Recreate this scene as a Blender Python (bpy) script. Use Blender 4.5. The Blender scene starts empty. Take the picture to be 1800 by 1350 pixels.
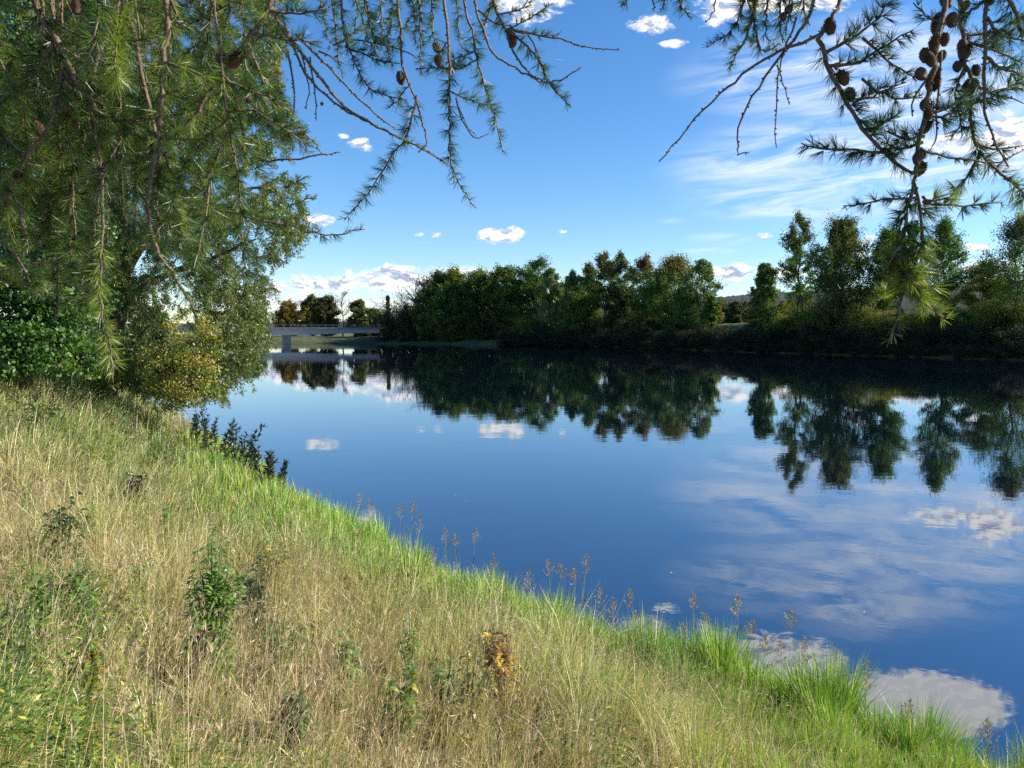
import bpy, math, random
import numpy as np
rng = np.random.default_rng(11)
random.seed(11)
R = math.radians
sc = bpy.context.scene
col = sc.collection

# ------------------------------------------------------------------ camera
CAMZ = 4.0
PITCH = R(3.8)
F = 1350.0                       # focal length in photograph pixels (1800 wide)
cam_d = bpy.data.cameras.new("camera")
cam = bpy.data.objects.new("camera", cam_d)
col.objects.link(cam)
cam.location = (0, 0, CAMZ)
cam.rotation_euler = (R(90) - PITCH, 0, 0)
cam_d.sensor_width = 36
cam_d.lens = 27.0
cam_d.clip_start = 0.05
cam_d.clip_end = 20000
cam_d.dof.use_dof = True
cam_d.dof.focus_distance = 14.0
cam_d.dof.aperture_fstop = 26.0
sc.camera = cam
sc.view_settings.view_transform = 'Standard'
sc.view_settings.look = 'None'
sc.view_settings.gamma = 1
sc.view_settings.exposure = 0.85
cy = sc.cycles
cy.max_bounces = 6
cy.diffuse_bounces = 3
cy.glossy_bounces = 3
cy.transmission_bounces = 4
cy.use_denoising = False
cy.use_adaptive_sampling = True
cy.adaptive_threshold = 0.012
cy.sample_clamp_indirect = 6

SUN_AZ = R(88)                   # clockwise from +Y (the view direction)
SUN_EL = R(30)


def P(u, v, d):
    """world point seen at photograph pixel (u, v), at forward depth d"""
    a = (u - 900.0) / F
    b = (675.0 - v) / F
    y = math.cos(PITCH) + b * math.sin(PITCH)
    z = -math.sin(PITCH) + b * math.cos(PITCH)
    return np.array([a / y * d, d, CAMZ + z / y * d])


# ------------------------------------------------------------------ sun
sun_d = bpy.data.lights.new("sun", 'SUN')
sun = bpy.data.objects.new("sun", sun_d)
col.objects.link(sun)
sun_d.energy = 5.0
sun_d.angle = R(0.53)
sun_d.color = (1.0, 0.93, 0.80)
sun.rotation_euler = (R(90) - SUN_EL, 0, R(180) - SUN_AZ + 0.0)
sun.location = (60, 40, 60)


# ------------------------------------------------------------------ node helpers
class NT:
    def __init__(s, tree):
        s.t = tree
        s.t.nodes.clear()

    def n(s, typ, **kw):
        nd = s.t.nodes.new(typ)
        for k, v in kw.items():
            setattr(nd, k, v)
        return nd

    def l(s, a, b):
        s.t.links.new(a, b)

    def put(s, sock, val):
        if isinstance(val, bpy.types.NodeSocket):
            s.l(val, sock)
        else:
            sock.default_value = val

    def m(s, op, a, b=None, c=None, clamp=False):
        nd = s.n('ShaderNodeMath', operation=op, use_clamp=clamp)
        s.put(nd.inputs[0], a)
        if b is not None:
            s.put(nd.inputs[1], b)
        if c is not None:
            s.put(nd.inputs[2], c)
        return nd.outputs[0]

    def vm(s, op, a, b=None):
        nd = s.n('ShaderNodeVectorMath', operation=op)
        s.put(nd.inputs[0], a)
        if b is not None:
            s.put(nd.inputs[1], b)
        return nd.outputs[1] if op in ('LENGTH', 'DOT_PRODUCT') else nd.outputs[0]

    def xyz(s, x, y, z):
        nd = s.n('ShaderNodeCombineXYZ')
        for i, q in enumerate((x, y, z)):
            s.put(nd.inputs[i], q)
        return nd.outputs[0]

    def noise(s, vec, scale, detail=4, rough=0.5, dist=0.0):
        nd = s.n('ShaderNodeTexNoise')
        if vec is not None:
            s.l(vec, nd.inputs['Vector'])
        nd.inputs['Scale'].default_value = scale
        nd.inputs['Detail'].default_value = detail
        nd.inputs['Roughness'].default_value = rough
        nd.inputs['Distortion'].default_value = dist
        return nd.outputs[0]

    def mr(s, v, a, b, c=0.0, d=1.0, smooth=True):
        nd = s.n('ShaderNodeMapRange', interpolation_type='SMOOTHSTEP' if smooth else 'LINEAR')
        s.put(nd.inputs[0], v)
        for i, q in enumerate((a, b, c, d)):
            nd.inputs[i + 1].default_value = q
        return nd.outputs[0]

    def mix(s, f, a, b):
        nd = s.n('ShaderNodeMix', data_type='RGBA')
        s.put(nd.inputs[0], f)
        for i, q in ((6, a), (7, b)):
            if isinstance(q, tuple) and len(q) == 3:
                q = (*q, 1)
            s.put(nd.inputs[i], q)
        return nd.outputs[2]


# ------------------------------------------------------------------ sky with clouds
SKY_STRENGTH = 0.10
world = bpy.data.worlds.new("World")
sc.world = world
world.use_nodes = True
w = NT(world.node_tree)
sky = w.n('ShaderNodeTexSky', sky_type='NISHITA')
sky.sun_disc = False
sky.sun_elevation = SUN_EL
sky.sun_rotation = SUN_AZ
sky.air_density = 1.0
sky.dust_density = 0.0
sky.ozone_density = 3.5
sky.altitude = 200
tcn = w.n('ShaderNodeTexCoord')
sep = w.n('ShaderNodeSeparateXYZ')
w.l(tcn.outputs['Generated'], sep.inputs[0])
yy = w.m('MAXIMUM', sep.outputs[1], 0.1)
U = w.m('DIVIDE', sep.outputs[0], yy)
Wv = w.m('DIVIDE', sep.outputs[2], yy)
pv = w.xyz(U, Wv, 0.0)


def gno(u, v):
    p = P(u, v, 1.0)
    return p[0], p[2] - CAMZ


def blobs(lst):
    acc = None
    for (u, v, ru, rv, st) in lst:
        cx, cw = gno(u, v)
        q = w.vm('SUBTRACT', pv, (cx, cw, 0))
        q = w.vm('MULTIPLY', q, (F / ru, F / rv, 1))
        ln = w.vm('LENGTH', q)
        mk = w.m('MULTIPLY', w.m('SUBTRACT', 1.0, ln, clamp=True), st)
        acc = mk if acc is None else w.m('MAXIMUM', acc, mk)
    return acc


CUM = [(700, 494, 150, 34, 1.2), (560, 500, 120, 26, 1.1), (810, 486, 110, 26, 1.1), (450, 515, 120, 22, 1.0),
       (640, 532, 150, 22, 1.0), (740, 528, 60, 20, .9), (520, 535, 90, 18, .9), (690, 478, 50, 20, 1.2),
       (880, 415, 62, 20, 1.25), (905, 408, 32, 16, 1.1), (635, 254, 30, 17, 1.15), (604, 240, 16, 9, .8), (560, 387, 42, 16, 1.15),
       (737, 412, 17, 9, .9), (768, 414, 16, 8, 1.1), (925, 12, 75, 50, 1.0), (985, 2, 40, 20, .7),
       (1142, 42, 52, 30, 1.1), (1187, 76, 38, 12, 1.1), (1270, 14, 72, 45, 1.1),
       (1285, 479, 85, 22, 1.25), (1385, 477, 60, 20, 1.2), (1180, 486, 60, 14, .8), (1345, 414, 22, 7, 1.1), (1378, 409, 14, 6, .9),
       (1715, 436, 44, 13, 1.0), (1525, 425, 30, 20, .9), (1525, 445, 40, 12, .8), (1775, 238, 90, 58, 1.2), (1690, 252, 110, 32, .95), (1620, 470, 120, 22, .9),
       (1740, 470, 90, 24, .9), (1390, -38, 165, 74, 2.4), (1640, -122, 235, 86, 2.6), (990, 408, 14, 7, .7)]
CIR = [(1490, 300, 360, 125, 1.0), (1430, 140, 290, 90, .7), (1650, 190, 330, 170, .95), (1262, 420, 75, 15, .8), (1240, 440, 70, 10, .5),
       (1180, 388, 40, 10, .35), (1390, 362, 230, 36, .7), (1800, 250, 220, 120, .9), (1560, 70, 200, 70, .6)]
cm = blobs(CUM)
vc = w.vm('MULTIPLY', pv, (1.0, 1.9, 1.0))
n1 = w.noise(vc, 40, 8, .64, .5)
n1b = w.noise(w.vm('ADD', vc, (0.006, 0.013, 0)), 40, 5, .62, .5)
hi = w.mr(Wv, .42, .47)
dens = w.mr(w.m('ADD', w.m('MULTIPLY', cm, .86), w.m('MULTIPLY', w.m('SUBTRACT', n1, .5), w.m('SUBTRACT', 1.7, w.m('MULTIPLY', hi, .5)))), .26, .68)
lit = w.mr(w.m('SUBTRACT', n1, n1b), -.12, .07)  # cloud self-shadow put into the colour by offset noise
K = 1.0 / SKY_STRENGTH
lit = w.m('MAXIMUM', lit, w.m('SUBTRACT', 1.0, w.m('MULTIPLY', dens, 1.15), clamp=True))
lit = w.m('MAXIMUM', lit, w.m('MULTIPLY', hi, .8))
ccol = w.mix(lit, (.25 * K, .31 * K, .43 * K), (.72 * K, .70 * K, .67 * K))
cr = blobs(CIR)
vs = w.vm('MULTIPLY', w.xyz(w.m('ADD', U, w.m('MULTIPLY', Wv, 1.2)), w.m('SUBTRACT', Wv, w.m('MULTIPLY', U, .16)), 0.0), (1.0, 7.0, 1.0))
n2 = w.noise(vs, 6.5, 9, .64, .8)
n3 = w.noise(vs, 2.0, 3, .5, .2)
cdens = w.m('MULTIPLY', w.mr(cr, 0.0, .55), w.mr(w.m('ADD', w.m('MULTIPLY', n2, .95), w.m('MULTIPLY', n3, .25)), .42, .84))
cdens = w.m('MULTIPLY', cdens, .85)
hs = w.n('ShaderNodeHueSaturation')
hs.inputs['Saturation'].default_value = 1.22
hs.inputs['Value'].default_value = 1.0
w.l(sky.outputs[0], hs.inputs['Color'])
skyc = w.mix(1.0, hs.outputs[0], (1, 1, 1))
skyc.node.blend_type = 'MULTIPLY'
skyc.node.inputs[7].default_value = (1.0, 1.0, 1.06, 1)
c1 = w.mix(cdens, skyc, (.58 * K, .62 * K, .69 * K))
c2 = w.mix(dens, c1, ccol)
above = w.m('GREATER_THAN', sep.outputs[1], 0.1)
c3 = w.mix(above, skyc, c2)
bg = w.n('ShaderNodeBackground')
bg.inputs['Strength'].default_value = SKY_STRENGTH
w.l(c3, bg.inputs['Color'])
wo = w.n('ShaderNodeOutputWorld')
w.l(bg.outputs[0], wo.inputs['Surface'])


# ------------------------------------------------------------------ materials
def newmat(name):
    m = bpy.data.materials.new(name)
    m.use_nodes = True
    return m, NT(m.node_tree)


def foliage(name, trans=.35, gloss=.05, rough=.4, tint=(1.2, 1.25, .55)):
    m, t = newmat(name)
    a = t.n('ShaderNodeAttribute', attribute_name='Col')
    df = t.n('ShaderNodeBsdfDiffuse')
    tr = t.n('ShaderNodeBsdfTranslucent')
    t.l(a.outputs['Color'], df.inputs['Color'])
    mu = t.mix(1.0, a.outputs['Color'], tint)
    mu.node.blend_type = 'MULTIPLY'
    t.l(mu, tr.inputs['Color'])
    mx = t.n('ShaderNodeMixShader')
    mx.inputs[0].default_value = trans
    t.l(df.outputs[0], mx.inputs[1])
    t.l(tr.outputs[0], mx.inputs[2])
    o = t.n('ShaderNodeOutputMaterial')
    if gloss > 0:
        gl = t.n('ShaderNodeBsdfGlossy')
        gl.inputs['Roughness'].default_value = rough
        gl.inputs['Color'].default_value = (.9, .95, 1, 1)
        m2 = t.n('ShaderNodeMixShader')
        m2.inputs[0].default_value = gloss
        t.l(mx.outputs[0], m2.inputs[1])
        t.l(gl.outputs[0], m2.inputs[2])
        t.l(m2.outputs[0], o.inputs[0])
    else:
        t.l(mx.outputs[0], o.inputs[0])
    return m


def rough_mat(name, c1, c2, scale=4, rough=.9, bump=.3, stretch=(1, 1, 1), c3=None):
    m, t = newmat(name)
    tc = t.n('ShaderNodeTexCoord')
    v = t.vm('MULTIPLY', tc.outputs['Object'], stretch)
    n = t.noise(v, scale, 6, .6, .2)
    c = t.mix(t.mr(n, .35, .65), c1, c2)
    if c3:
        c = t.mix(t.mr(t.noise(v, scale * .13, 3), .48, .62), c, c3)
    p = t.n('ShaderNodeBsdfPrincipled')
    t.l(c, p.inputs['Base Color'])
    p.inputs['Roughness'].default_value = rough
    b = t.n('ShaderNodeBump')
    b.inputs['Strength'].default_value = bump
    b.inputs['Distance'].default_value = .02
    t.l(n, b.inputs['Height'])
    t.l(b.outputs[0], p.inputs['Normal'])
    o = t.n('ShaderNodeOutputMaterial')
    t.l(p.outputs[0], o.inputs[0])
    return m


M_LEAF = foliage('leaf', .32, .03, .42)
M_WEED = foliage('weed_leaf', .45, .08, .4)
M_FARLEAF = foliage('far_leaf', .38, .02, .5)
M_NEEDLE = foliage('needle', .42, .04, .38)
M_GRASS = foliage('grass_blade', .27, .06, .5, (1.1, 1.15, .7))
M_BARK = rough_mat('bark', (.028, .022, .016), (.075, .06, .045), 6, .95, .6, (1, 1, .3))
M_BIRCH = rough_mat('birch_bark', (.12, .11, .095), (.03, .026, .022), 3, .9, .3, (1, 1, .6))
M_TWIG = rough_mat('larch_twig', (.09, .058, .032), (.24, .165, .10), 160, .8, .5)
M_CONE = rough_mat('larch_cone', (.075, .036, .020), (.16, .085, .048), 90, .7, .4)
M_SOIL = rough_mat('bank_soil', (.05, .042, .02), (.13, .105, .05), 5, 1, .5, c3=(.06, .075, .02))
M_FARSOIL = rough_mat('far_turf', (.045, .060, .014), (.12, .13, .035), .5, 1, .3, c3=(.05, .055, .018))
M_HILL = rough_mat('hill_forest', (.010, .020, .013), (.016, .028, .017), .02, 1, .2)
M_CONC = rough_mat('concrete', (.30, .31, .32), (.38, .385, .39), 1.2, .85, .15)
M_CONC2 = rough_mat('pier_concrete', (.12, .122, .125), (.17, .172, .175), .8, .9, .15)
M_RAIL = rough_mat('rail_steel', (.10, .11, .12), (.16, .17, .18), 3, .5, .05)
M_ASPH = rough_mat('asphalt', (.045, .045, .047), (.06, .06, .06), 20, .9, .2)

# water
M_WATER, t = newmat('river_water')
tc = t.n('ShaderNodeTexCoord')
pos = tc.outputs['Object']
nA = t.noise(t.vm('MULTIPLY', pos, (.9, 1.0, 1)), 2.6, 3, .5, .4)
nB = t.noise(t.vm('MULTIPLY', pos, (.25, .6, 1)), 1.0, 2, .5, .3)
nC = t.noise(t.vm('MULTIPLY', pos, (.02, .05, 1)), 1.0, 3, .5, .6)
amp = t.mr(nC, .40, .66, .25, 1.0)
hgt = t.m('MULTIPLY', t.m('ADD', t.m('MULTIPLY', nA, .0016), t.m('MULTIPLY', nB, .0050)), amp)
bp = t.n('ShaderNodeBump')
bp.inputs['Strength'].default_value = 1.0
bp.inputs['Distance'].default_value = 1.0
t.l(hgt, bp.inputs['Height'])
df = t.n('ShaderNodeBsdfDiffuse')
df.inputs['Color'].default_value = (.002, .006, .012, 1)
gl = t.n('ShaderNodeBsdfGlossy')
gl.inputs['Roughness'].default_value = .012
gl.inputs['Color'].default_value = (.90, .94, 1.0, 1)
t.l(bp.outputs[0], gl.inputs['Normal'])
fr = t.n('ShaderNodeFresnel')
fr.inputs['IOR'].default_value = 2.1
mx = t.n('ShaderNodeMixShader')
t.l(t.mr(fr.outputs[0],  .0, 1.0, .17, 1.0, smooth=False), mx.inputs[0])
t.l(df.outputs[0], mx.inputs[1])
t.l(gl.outputs[0], mx.inputs[2])
o = t.n('ShaderNodeOutputMaterial')
t.l(mx.outputs[0], o.inputs[0])


# ------------------------------------------------------------------ mesh helpers
class MB:
    """collects vertices, faces and vertex colours for ONE mesh"""
    def __init__(s):
        s.V, s.F, s.C, s.n = [], [], [], 0

    def add(s, V, faces, c=(.1, .1, .1)):
        V = np.asarray(V, float).reshape(-1, 3)
        if not isinstance(faces, list):
            faces = [faces]
        for f in faces:
            s.F.append(np.asarray(f, np.int64) + s.n)
        c = np.asarray(c, float)
        if c.ndim == 1:
            c = np.tile(c, (len(V), 1))
        s.V.append(V)
        s.C.append(c)
        s.n += len(V)

    def build(s, name, mat, parent=None, smooth=False):
        me = bpy.data.meshes.new(name)
        V = np.concatenate(s.V)
        C = np.concatenate(s.C)
        me.vertices.add(len(V))
        me.vertices.foreach_set('co', V.astype(np.float32).ravel())
        idx = np.concatenate([f.ravel() for f in s.F])
        tot = np.concatenate([np.full(len(f), f.shape[1]) for f in s.F])
        st = np.concatenate([[0], np.cumsum(tot)[:-1]])
        me.loops.add(len(idx))
        me.loops.foreach_set('vertex_index', idx.astype(np.int32))
        me.polygons.add(len(tot))
        me.polygons.foreach_set('loop_start', st.astype(np.int32))
        me.polygons.foreach_set('loop_total', tot.astype(np.int32))
        me.polygons.foreach_set('use_smooth', np.full(len(tot), smooth))
        ca = me.color_attributes.new('Col', 'FLOAT_COLOR', 'POINT')
        ca.data.foreach_set('color', np.concatenate([C, np.ones((len(C), 1))], 1).astype(np.float32).ravel())
        me.update(calc_edges=True)
        me.materials.append(mat)
        o = bpy.data.objects.new(name, me)
        col.objects.link(o)
        if parent is not None:
            o.parent = parent
            pt = parent
            off = np.zeros(3)
            while pt is not None:
                off += np.array(pt.location)
                pt = pt.parent
            o.location = -off          # vertices are in world coordinates
        return o


def tag(o, label=None, cat=None, group=None, kind=None):
    for k, v in (('label', label), ('category', cat), ('group', group), ('kind', kind)):
        if v:
            o[k] = v
    return o


def empty(name, loc, label, cat, group=None):
    o = bpy.data.objects.new(name, None)
    o.empty_display_size = .2
    o.location = tuple(float(q) for q in loc)
    col.objects.link(o)
    return tag(o, label, cat, group)


def unit(v):
    return v / (np.linalg.norm(v, axis=-1, keepdims=True) + 1e-12)


def rvec(n):
    return unit(rng.normal(size=(n, 3)))


def catmull(pts, m):
    p = np.asarray(pts, float)
    p = np.vstack([2 * p[0] - p[1], p, 2 * p[-1] - p[-2]])
    k = len(p) - 3
    t = np.linspace(0, k - 1e-9, m)
    i = t.astype(int)
    f = (t - i)[:, None]
    a, b, c, d = p[i], p[i + 1], p[i + 2], p[i + 3]
    return .5 * (2 * b + (c - a) * f + (2 * a - 5 * b + 4 * c - d) * f ** 2 + (3 * b - a - 3 * c + d) * f ** 3)


def tube(mb, pts, rad, n=6, c=(.1, .1, .1), cap=True):
    pts = np.asarray(pts, float)
    k = len(pts)
    rad = np.broadcast_to(np.asarray(rad, float), (k,))
    T = unit(np.gradient(pts, axis=0))
    mean = np.abs(T.mean(0))
    ref = np.eye(3)[np.argmin(mean)]
    A = unit(np.cross(T, ref))
    B = np.cross(T, A)
    an = np.arange(n) * 2 * math.pi / n
    V = pts[:, None] + rad[:, None, None] * (A[:, None] * np.cos(an)[None, :, None] + B[:, None] * np.sin(an)[None, :, None])
    i, j = np.meshgrid(np.arange(k - 1), np.arange(n), indexing='ij')
    q = np.stack([i * n + j, i * n + (j + 1) % n, (i + 1) * n + (j + 1) % n, (i + 1) * n + j], -1).reshape(-1, 4)
    fs = [q]
    if cap:
        fs.append(np.arange(n)[None, ::-1])
        fs.append((np.arange(n) + (k - 1) * n)[None])
    mb.add(V.reshape(-1, 3), fs, c)


def leaves(mb, Pb, D, L, W, C, S=None):
    """diamond leaves: base Pb, direction D, length L, width W, colour C (n,3)"""
    n = len(Pb)
    if S is None:
        S = unit(np.cross(D, rvec(n)))
    L = np.broadcast_to(L, (n,))[:, None]
    W = np.broadcast_to(W, (n,))[:, None]
    V = np.stack([Pb, Pb + D * L * .42 + S * W * .5, Pb + D * L, Pb + D * L * .42 - S * W * .5], 1)
    Fq = np.arange(n * 4).reshape(n, 4)
    mb.add(V.reshape(-1, 3), Fq, np.repeat(C, 4, 0))


def box(mb, c, sx, ax, ay, az, col_=(.3, .3, .3)):
    """box centred on c, half sizes sx along unit axes ax, ay, az"""
    V = np.array([c + ax * sx[0] * i + ay * sx[1] * j + az * sx[2] * k for i in (-1, 1) for j in (-1, 1) for k in (-1, 1)])
    mb.add(V, np.array([[0, 1, 3, 2], [4, 6, 7, 5], [0, 4, 5, 1], [2, 3, 7, 6], [0, 2, 6, 4], [1, 5, 7, 3]]), col_)


def jit(c, n, s=.25, hue=.12):
    """n varied colours round c"""
    c = np.asarray(c, float)
    v = np.exp(rng.normal(0, s, (n, 1)))
    h = np.exp(rng.normal(0, hue, (n, 3)))
    return np.clip(c * v * h, .002, .9)


_ph = rng.uniform(0, 6.28, (12, 3))
_dr = rng.uniform(0, 6.28, 12)


def wob(x, y, f=1.0):
    """smooth pseudo-noise in -1..1"""
    a = 0
    for i in range(6):
        k = f * (0.6 + .45 * i)
        a = a + np.sin(k * (x * math.cos(_dr[i]) + y * math.sin(_dr[i])) + _ph[i, 0]) / (1 + .45 * i)
    return a / 2.6


def sst(a, b, x):
    t_ = np.clip((x - a) / (b - a), 0, 1)
    return t_ * t_ * (3 - 2 * t_)


# ------------------------------------------------------------------ ground: near bank
WL = np.array([(46, -40), (14.5, -7), (7.7, 1), (4.25, 5.6), (1.5, 8.6), (-1.45, 11.8), (-5.2, 17.6), (-8.5, 23.8), (-11.6, 30),
               (-16, 36), (-24, 41), (-60, 50), (-220, 72)], float)


def sdist(x, y):
    """distance to the waterline, positive on the land side"""
    x = np.asarray(x, float)
    y = np.asarray(y, float)
    best = np.full(x.shape, 1e9)
    sg = np.ones(x.shape)
    for a, b in zip(WL[:-1], WL[1:]):
        e = b - a
        tt = np.clip(((x - a[0]) * e[0] + (y - a[1]) * e[1]) / (e @ e), 0, 1)
        dx, dy = x - a[0] - tt * e[0], y - a[1] - tt * e[1]
        dd = np.hypot(dx, dy)
        cr_ = e[0] * (y - a[1]) - e[1] * (x - a[0])
        up = dd < best
        sg = np.where(up, np.where(cr_ >= 0, 1, -1), sg)
        best = np.where(up, dd, best)
    return best * sg + .22 * wob(x, y, 1.1)


def nz(x, y):
    s = sdist(x, y)
    z = np.interp(s, [-8, -2, 0, .5, 6, 9.5, 14, 40, 300], [-2.5, -.9, -.05, .30, 2.25, 3.35, 3.6, 3.8, 4.5])
    z = z + .068 * np.clip(y - 8, 0, 18) * sst(1, 6, s) - .03 * np.clip(y - 30, 0, 40) * sst(1, 6, s)
    return z + sst(.3, 2, s) * (.10 * wob(x, y, 1.6) + .13 * wob(y, x, 3.4))


def grid(xs, ys, zf):
    X, Y = np.meshgrid(xs, ys, indexing='ij')
    Z = zf(X, Y)
    a, b = X.shape
    i, j = np.meshgrid(np.arange(a - 1), np.arange(b - 1), indexing='ij')
    q = np.stack([i * b + j, (i + 1) * b + j, (i + 1) * b + j + 1, i * b + j + 1], -1).reshape(-1, 4)
    return np.stack([X, Y, Z], -1).reshape(-1, 3), q


xs = np.concatenate([[-260, -160, -100, -70, -55], np.arange(-45, 12, .33), [13, 16, 20, 28, 40, 60]])
ys = np.concatenate([[-120, -60, -30, -18, -12], np.arange(-8, 50, .33), [52, 56, 62, 70, 80]])
g = MB()
V, q = grid(xs, ys, nz)
g.add(V, q)
tag(g.build('riverbank_ground', M_SOIL, None, True), kind='structure')

g = MB()
g.add([(-1500, -120, 0), (1500, -120, 0), (1500, 1500, 0), (-1500, 1500, 0)], np.array([[0, 1, 2, 3]]))
tag(g.build('river_water', M_WATER), kind='structure')


def ground_at(u, v):
    """point of the near bank seen at a photograph pixel"""
    a, b = P(u, v, 1.0), np.array([0, 0, CAMZ])
    e = a - b
    for d in np.arange(1.2, 60, .04):
        p = b + e * d
        if p[2] <= max(float(nz(p[0], p[1])), 0):
            p[2] = max(float(nz(p[0], p[1])), 0)
            return p
    return b + e * 60


# ------------------------------------------------------------------ ground: far bank, fields, hills
SH_U = np.array([-900, 0, 300, 480, 600, 700, 850, 1000, 1150, 1300, 1500, 1700, 1900, 2300, 2900])
SH_V = np.array([606, 604.5, 603.5, 603.5, 604, 604.5, 606, 608.5, 613, 619, 625, 631, 637, 652, 700.])
SH_D = np.array([P(900, v, 1.0)[2] - CAMZ for v in SH_V])
SH_D = -CAMZ / SH_D
BK_H = np.array([3, 3, 3, 3.0, 3.0, 3.0, 3.2, 4.5, 6.0, 6.9, 6.9, 7, 7, 7, 7])
cosP = math.cos(PITCH)


def fz(x, y):
    y = np.maximum(np.asarray(y, float), 20)
    u = 900 + F * np.asarray(x, float) / y
    off = y - np.interp(u, SH_U, SH_D)
    h = np.interp(u, SH_U, BK_H)
    wd = np.interp(u, SH_U, [30, 30, 30, 30, 28, 26, 22, 16, 13, 12, 12, 12, 12, 12, 12])
    z = np.where(off < 0, off * .2, h * sst(-.25, 1, off / wd) - h * .10)
    return z + sst(1, 8, off) * .35 * wob(x, y, .22) + np.clip(off - 60, 0, 1e9) * .004


us = np.concatenate([np.arange(-900, 200, 60), np.arange(200, 2000, 9), np.arange(2000, 2900, 60)])
offs = np.array([-14, -5, -1.5, -.5, 0, .5, 1.2, 2, 3, 4.5, 6, 8, 10, 13, 17, 22, 28, 36, 50, 75, 120, 200, 350, 700, 1400, 3000, 6000], float)
Uu, Oo = np.meshgrid(us, offs, indexing='ij')
Yg = np.interp(Uu, SH_U, SH_D) + Oo
Xg = (Uu - 900) / F * Yg
Zg = fz(Xg, Yg)
a, b = Xg.shape
i, j = np.meshgrid(np.arange(a - 1), np.arange(b - 1), indexing='ij')
q = np.stack([i * b + j, (i + 1) * b + j, (i + 1) * b + j + 1, i * b + j + 1], -1).reshape(-1, 4)
g = MB()
g.add(np.stack([Xg, Yg, Zg], -1).reshape(-1, 3), q)
tag(g.build('far_bank_ground', M_FARSOIL, None, True), kind='structure')

hu = np.arange(-800, 2700, 3.0)
hv = np.interp(hu, [-800, 0, 300, 700, 1000, 1240, 1330, 1400, 1520, 1700, 1820, 2700], [565, 568, 572, 566, 548, 528, 521, 519, 513, 503, 497, 500])
rows = []
for k_, fr_ in enumerate(np.linspace(0, 1, 14)):
    d = 1500 + 1100 * fr_
    zt = (585.5 - hv) / F * 2600 + CAMZ
    prof = math.sin(fr_ * math.pi / 2) ** .8
    z = 5 + (zt - 5) * prof + rng.normal(0, 1.6, len(hu)) * prof + 4 * np.sin(hu * .021 + k_) * prof
    rows.append(np.stack([(hu - 900) / F * d, np.full(len(hu), d) + rng.normal(0, 12, len(hu)), z], -1))
G = np.stack(rows, 1)
a, b = G.shape[:2]
i, j = np.meshgrid(np.arange(a - 1), np.arange(b - 1), indexing='ij')
q = np.stack([i * b + j, (i + 1) * b + j, (i + 1) * b + j + 1, i * b + j + 1], -1).reshape(-1, 4)
g = MB()
g.add(G.reshape(-1, 3), q)
tag(g.build('forested_hills', M_HILL), kind='structure')

# ------------------------------------------------------------------ bridge
bA, bB = np.array([-260.0, 235.0]), np.array([-50.5, 291.5])
dx = unit(bB - bA)
ax = np.array([dx[0], dx[1], 0])
ay = np.array([-dx[1], dx[0], 0])
az = np.array([0, 0, 1.0])
Lb = np.linalg.norm(bB - bA)
mid = np.array([(bA[0] + bB[0]) / 2, (bA[1] + bB[1]) / 2, 0])
br = empty('river_bridge', (mid[0], mid[1], 0), 'long pale concrete girder bridge on a single visible pier beyond the willow', 'bridge')
g = MB()
ns = 40
for side in (-1, 1):
    # haunched girder: deeper towards the piers
    pass
tt = np.linspace(0, Lb, 80)
dep = np.interp(tt, [0, 120, 186, 206, Lb], [2.3, 1.9, 2.5, 1.75, 1.6])
pr = []
for s_, dd in zip(tt, dep):
    c = np.array([bA[0], bA[1], 0]) + ax * s_
    top = 5.65
    pr.append([c - ay * 3.0 + az * top, c + ay * 3.0 + az * top, c + ay * 2.3 + az * (top - dd), c - ay * 2.3 + az * (top - dd)])
pr = np.array(pr).reshape(-1, 3)
fq = []
for i_ in range(79):
    for j_ in range(4):
        fq.append([i_ * 4 + j_, i_ * 4 + (j_ + 1) % 4, i_ * 4 + 4 + (j_ + 1) % 4, i_ * 4 + 4 + j_])
g.add(pr, [np.array(fq), np.array([[3, 2, 1, 0]]), np.array([[316, 317, 318, 319]])])
g.build('girder', M_CONC, br)
g = MB()
box(g, mid + az * 5.84, (Lb / 2 + 2, 4.6, .18), ax, ay, az)
g.build('deck', M_CONC2, br)
g = MB()
box(g, mid + az * 6.035, (Lb / 2 + 2, 3.6, .012), ax, ay, az)
g.build('roadway', M_ASPH, br)
for sd in (-1, 1):
    g = MB()
    for k_ in np.arange(-Lb / 2, Lb / 2, 2.5):
        box(g, mid + ax * k_ + ay * 4.3 * sd + az * 6.56, (.03, .03, .54), ax, ay, az)
    for h_ in (6.65, 7.12):
        box(g, mid + ay * 4.3 * sd + az * h_, (Lb / 2 + 2, .018, .018), ax, ay, az)
    g.build('railing', M_RAIL, br)
for s_ in (183.5, 92.0):
    c = np.array([bA[0], bA[1], 0]) + ax * s_
    g = MB()
    box(g, c + az * 1.0, (1.5, 2.2, 2.3), ax, ay, az)
    g.build('pier', M_CONC2, br)

# ------------------------------------------------------------------ far trees
GREEN = (.080, .140, .020)
DARK = (.042, .066, .016)
OLIVE = (.125, .145, .024)
YEL = (.20, .16, .035)
ORANGE = (.24, .125, .024)
RED = (.17, .050, .035)
GREY = (.115, .165, .050)


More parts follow.
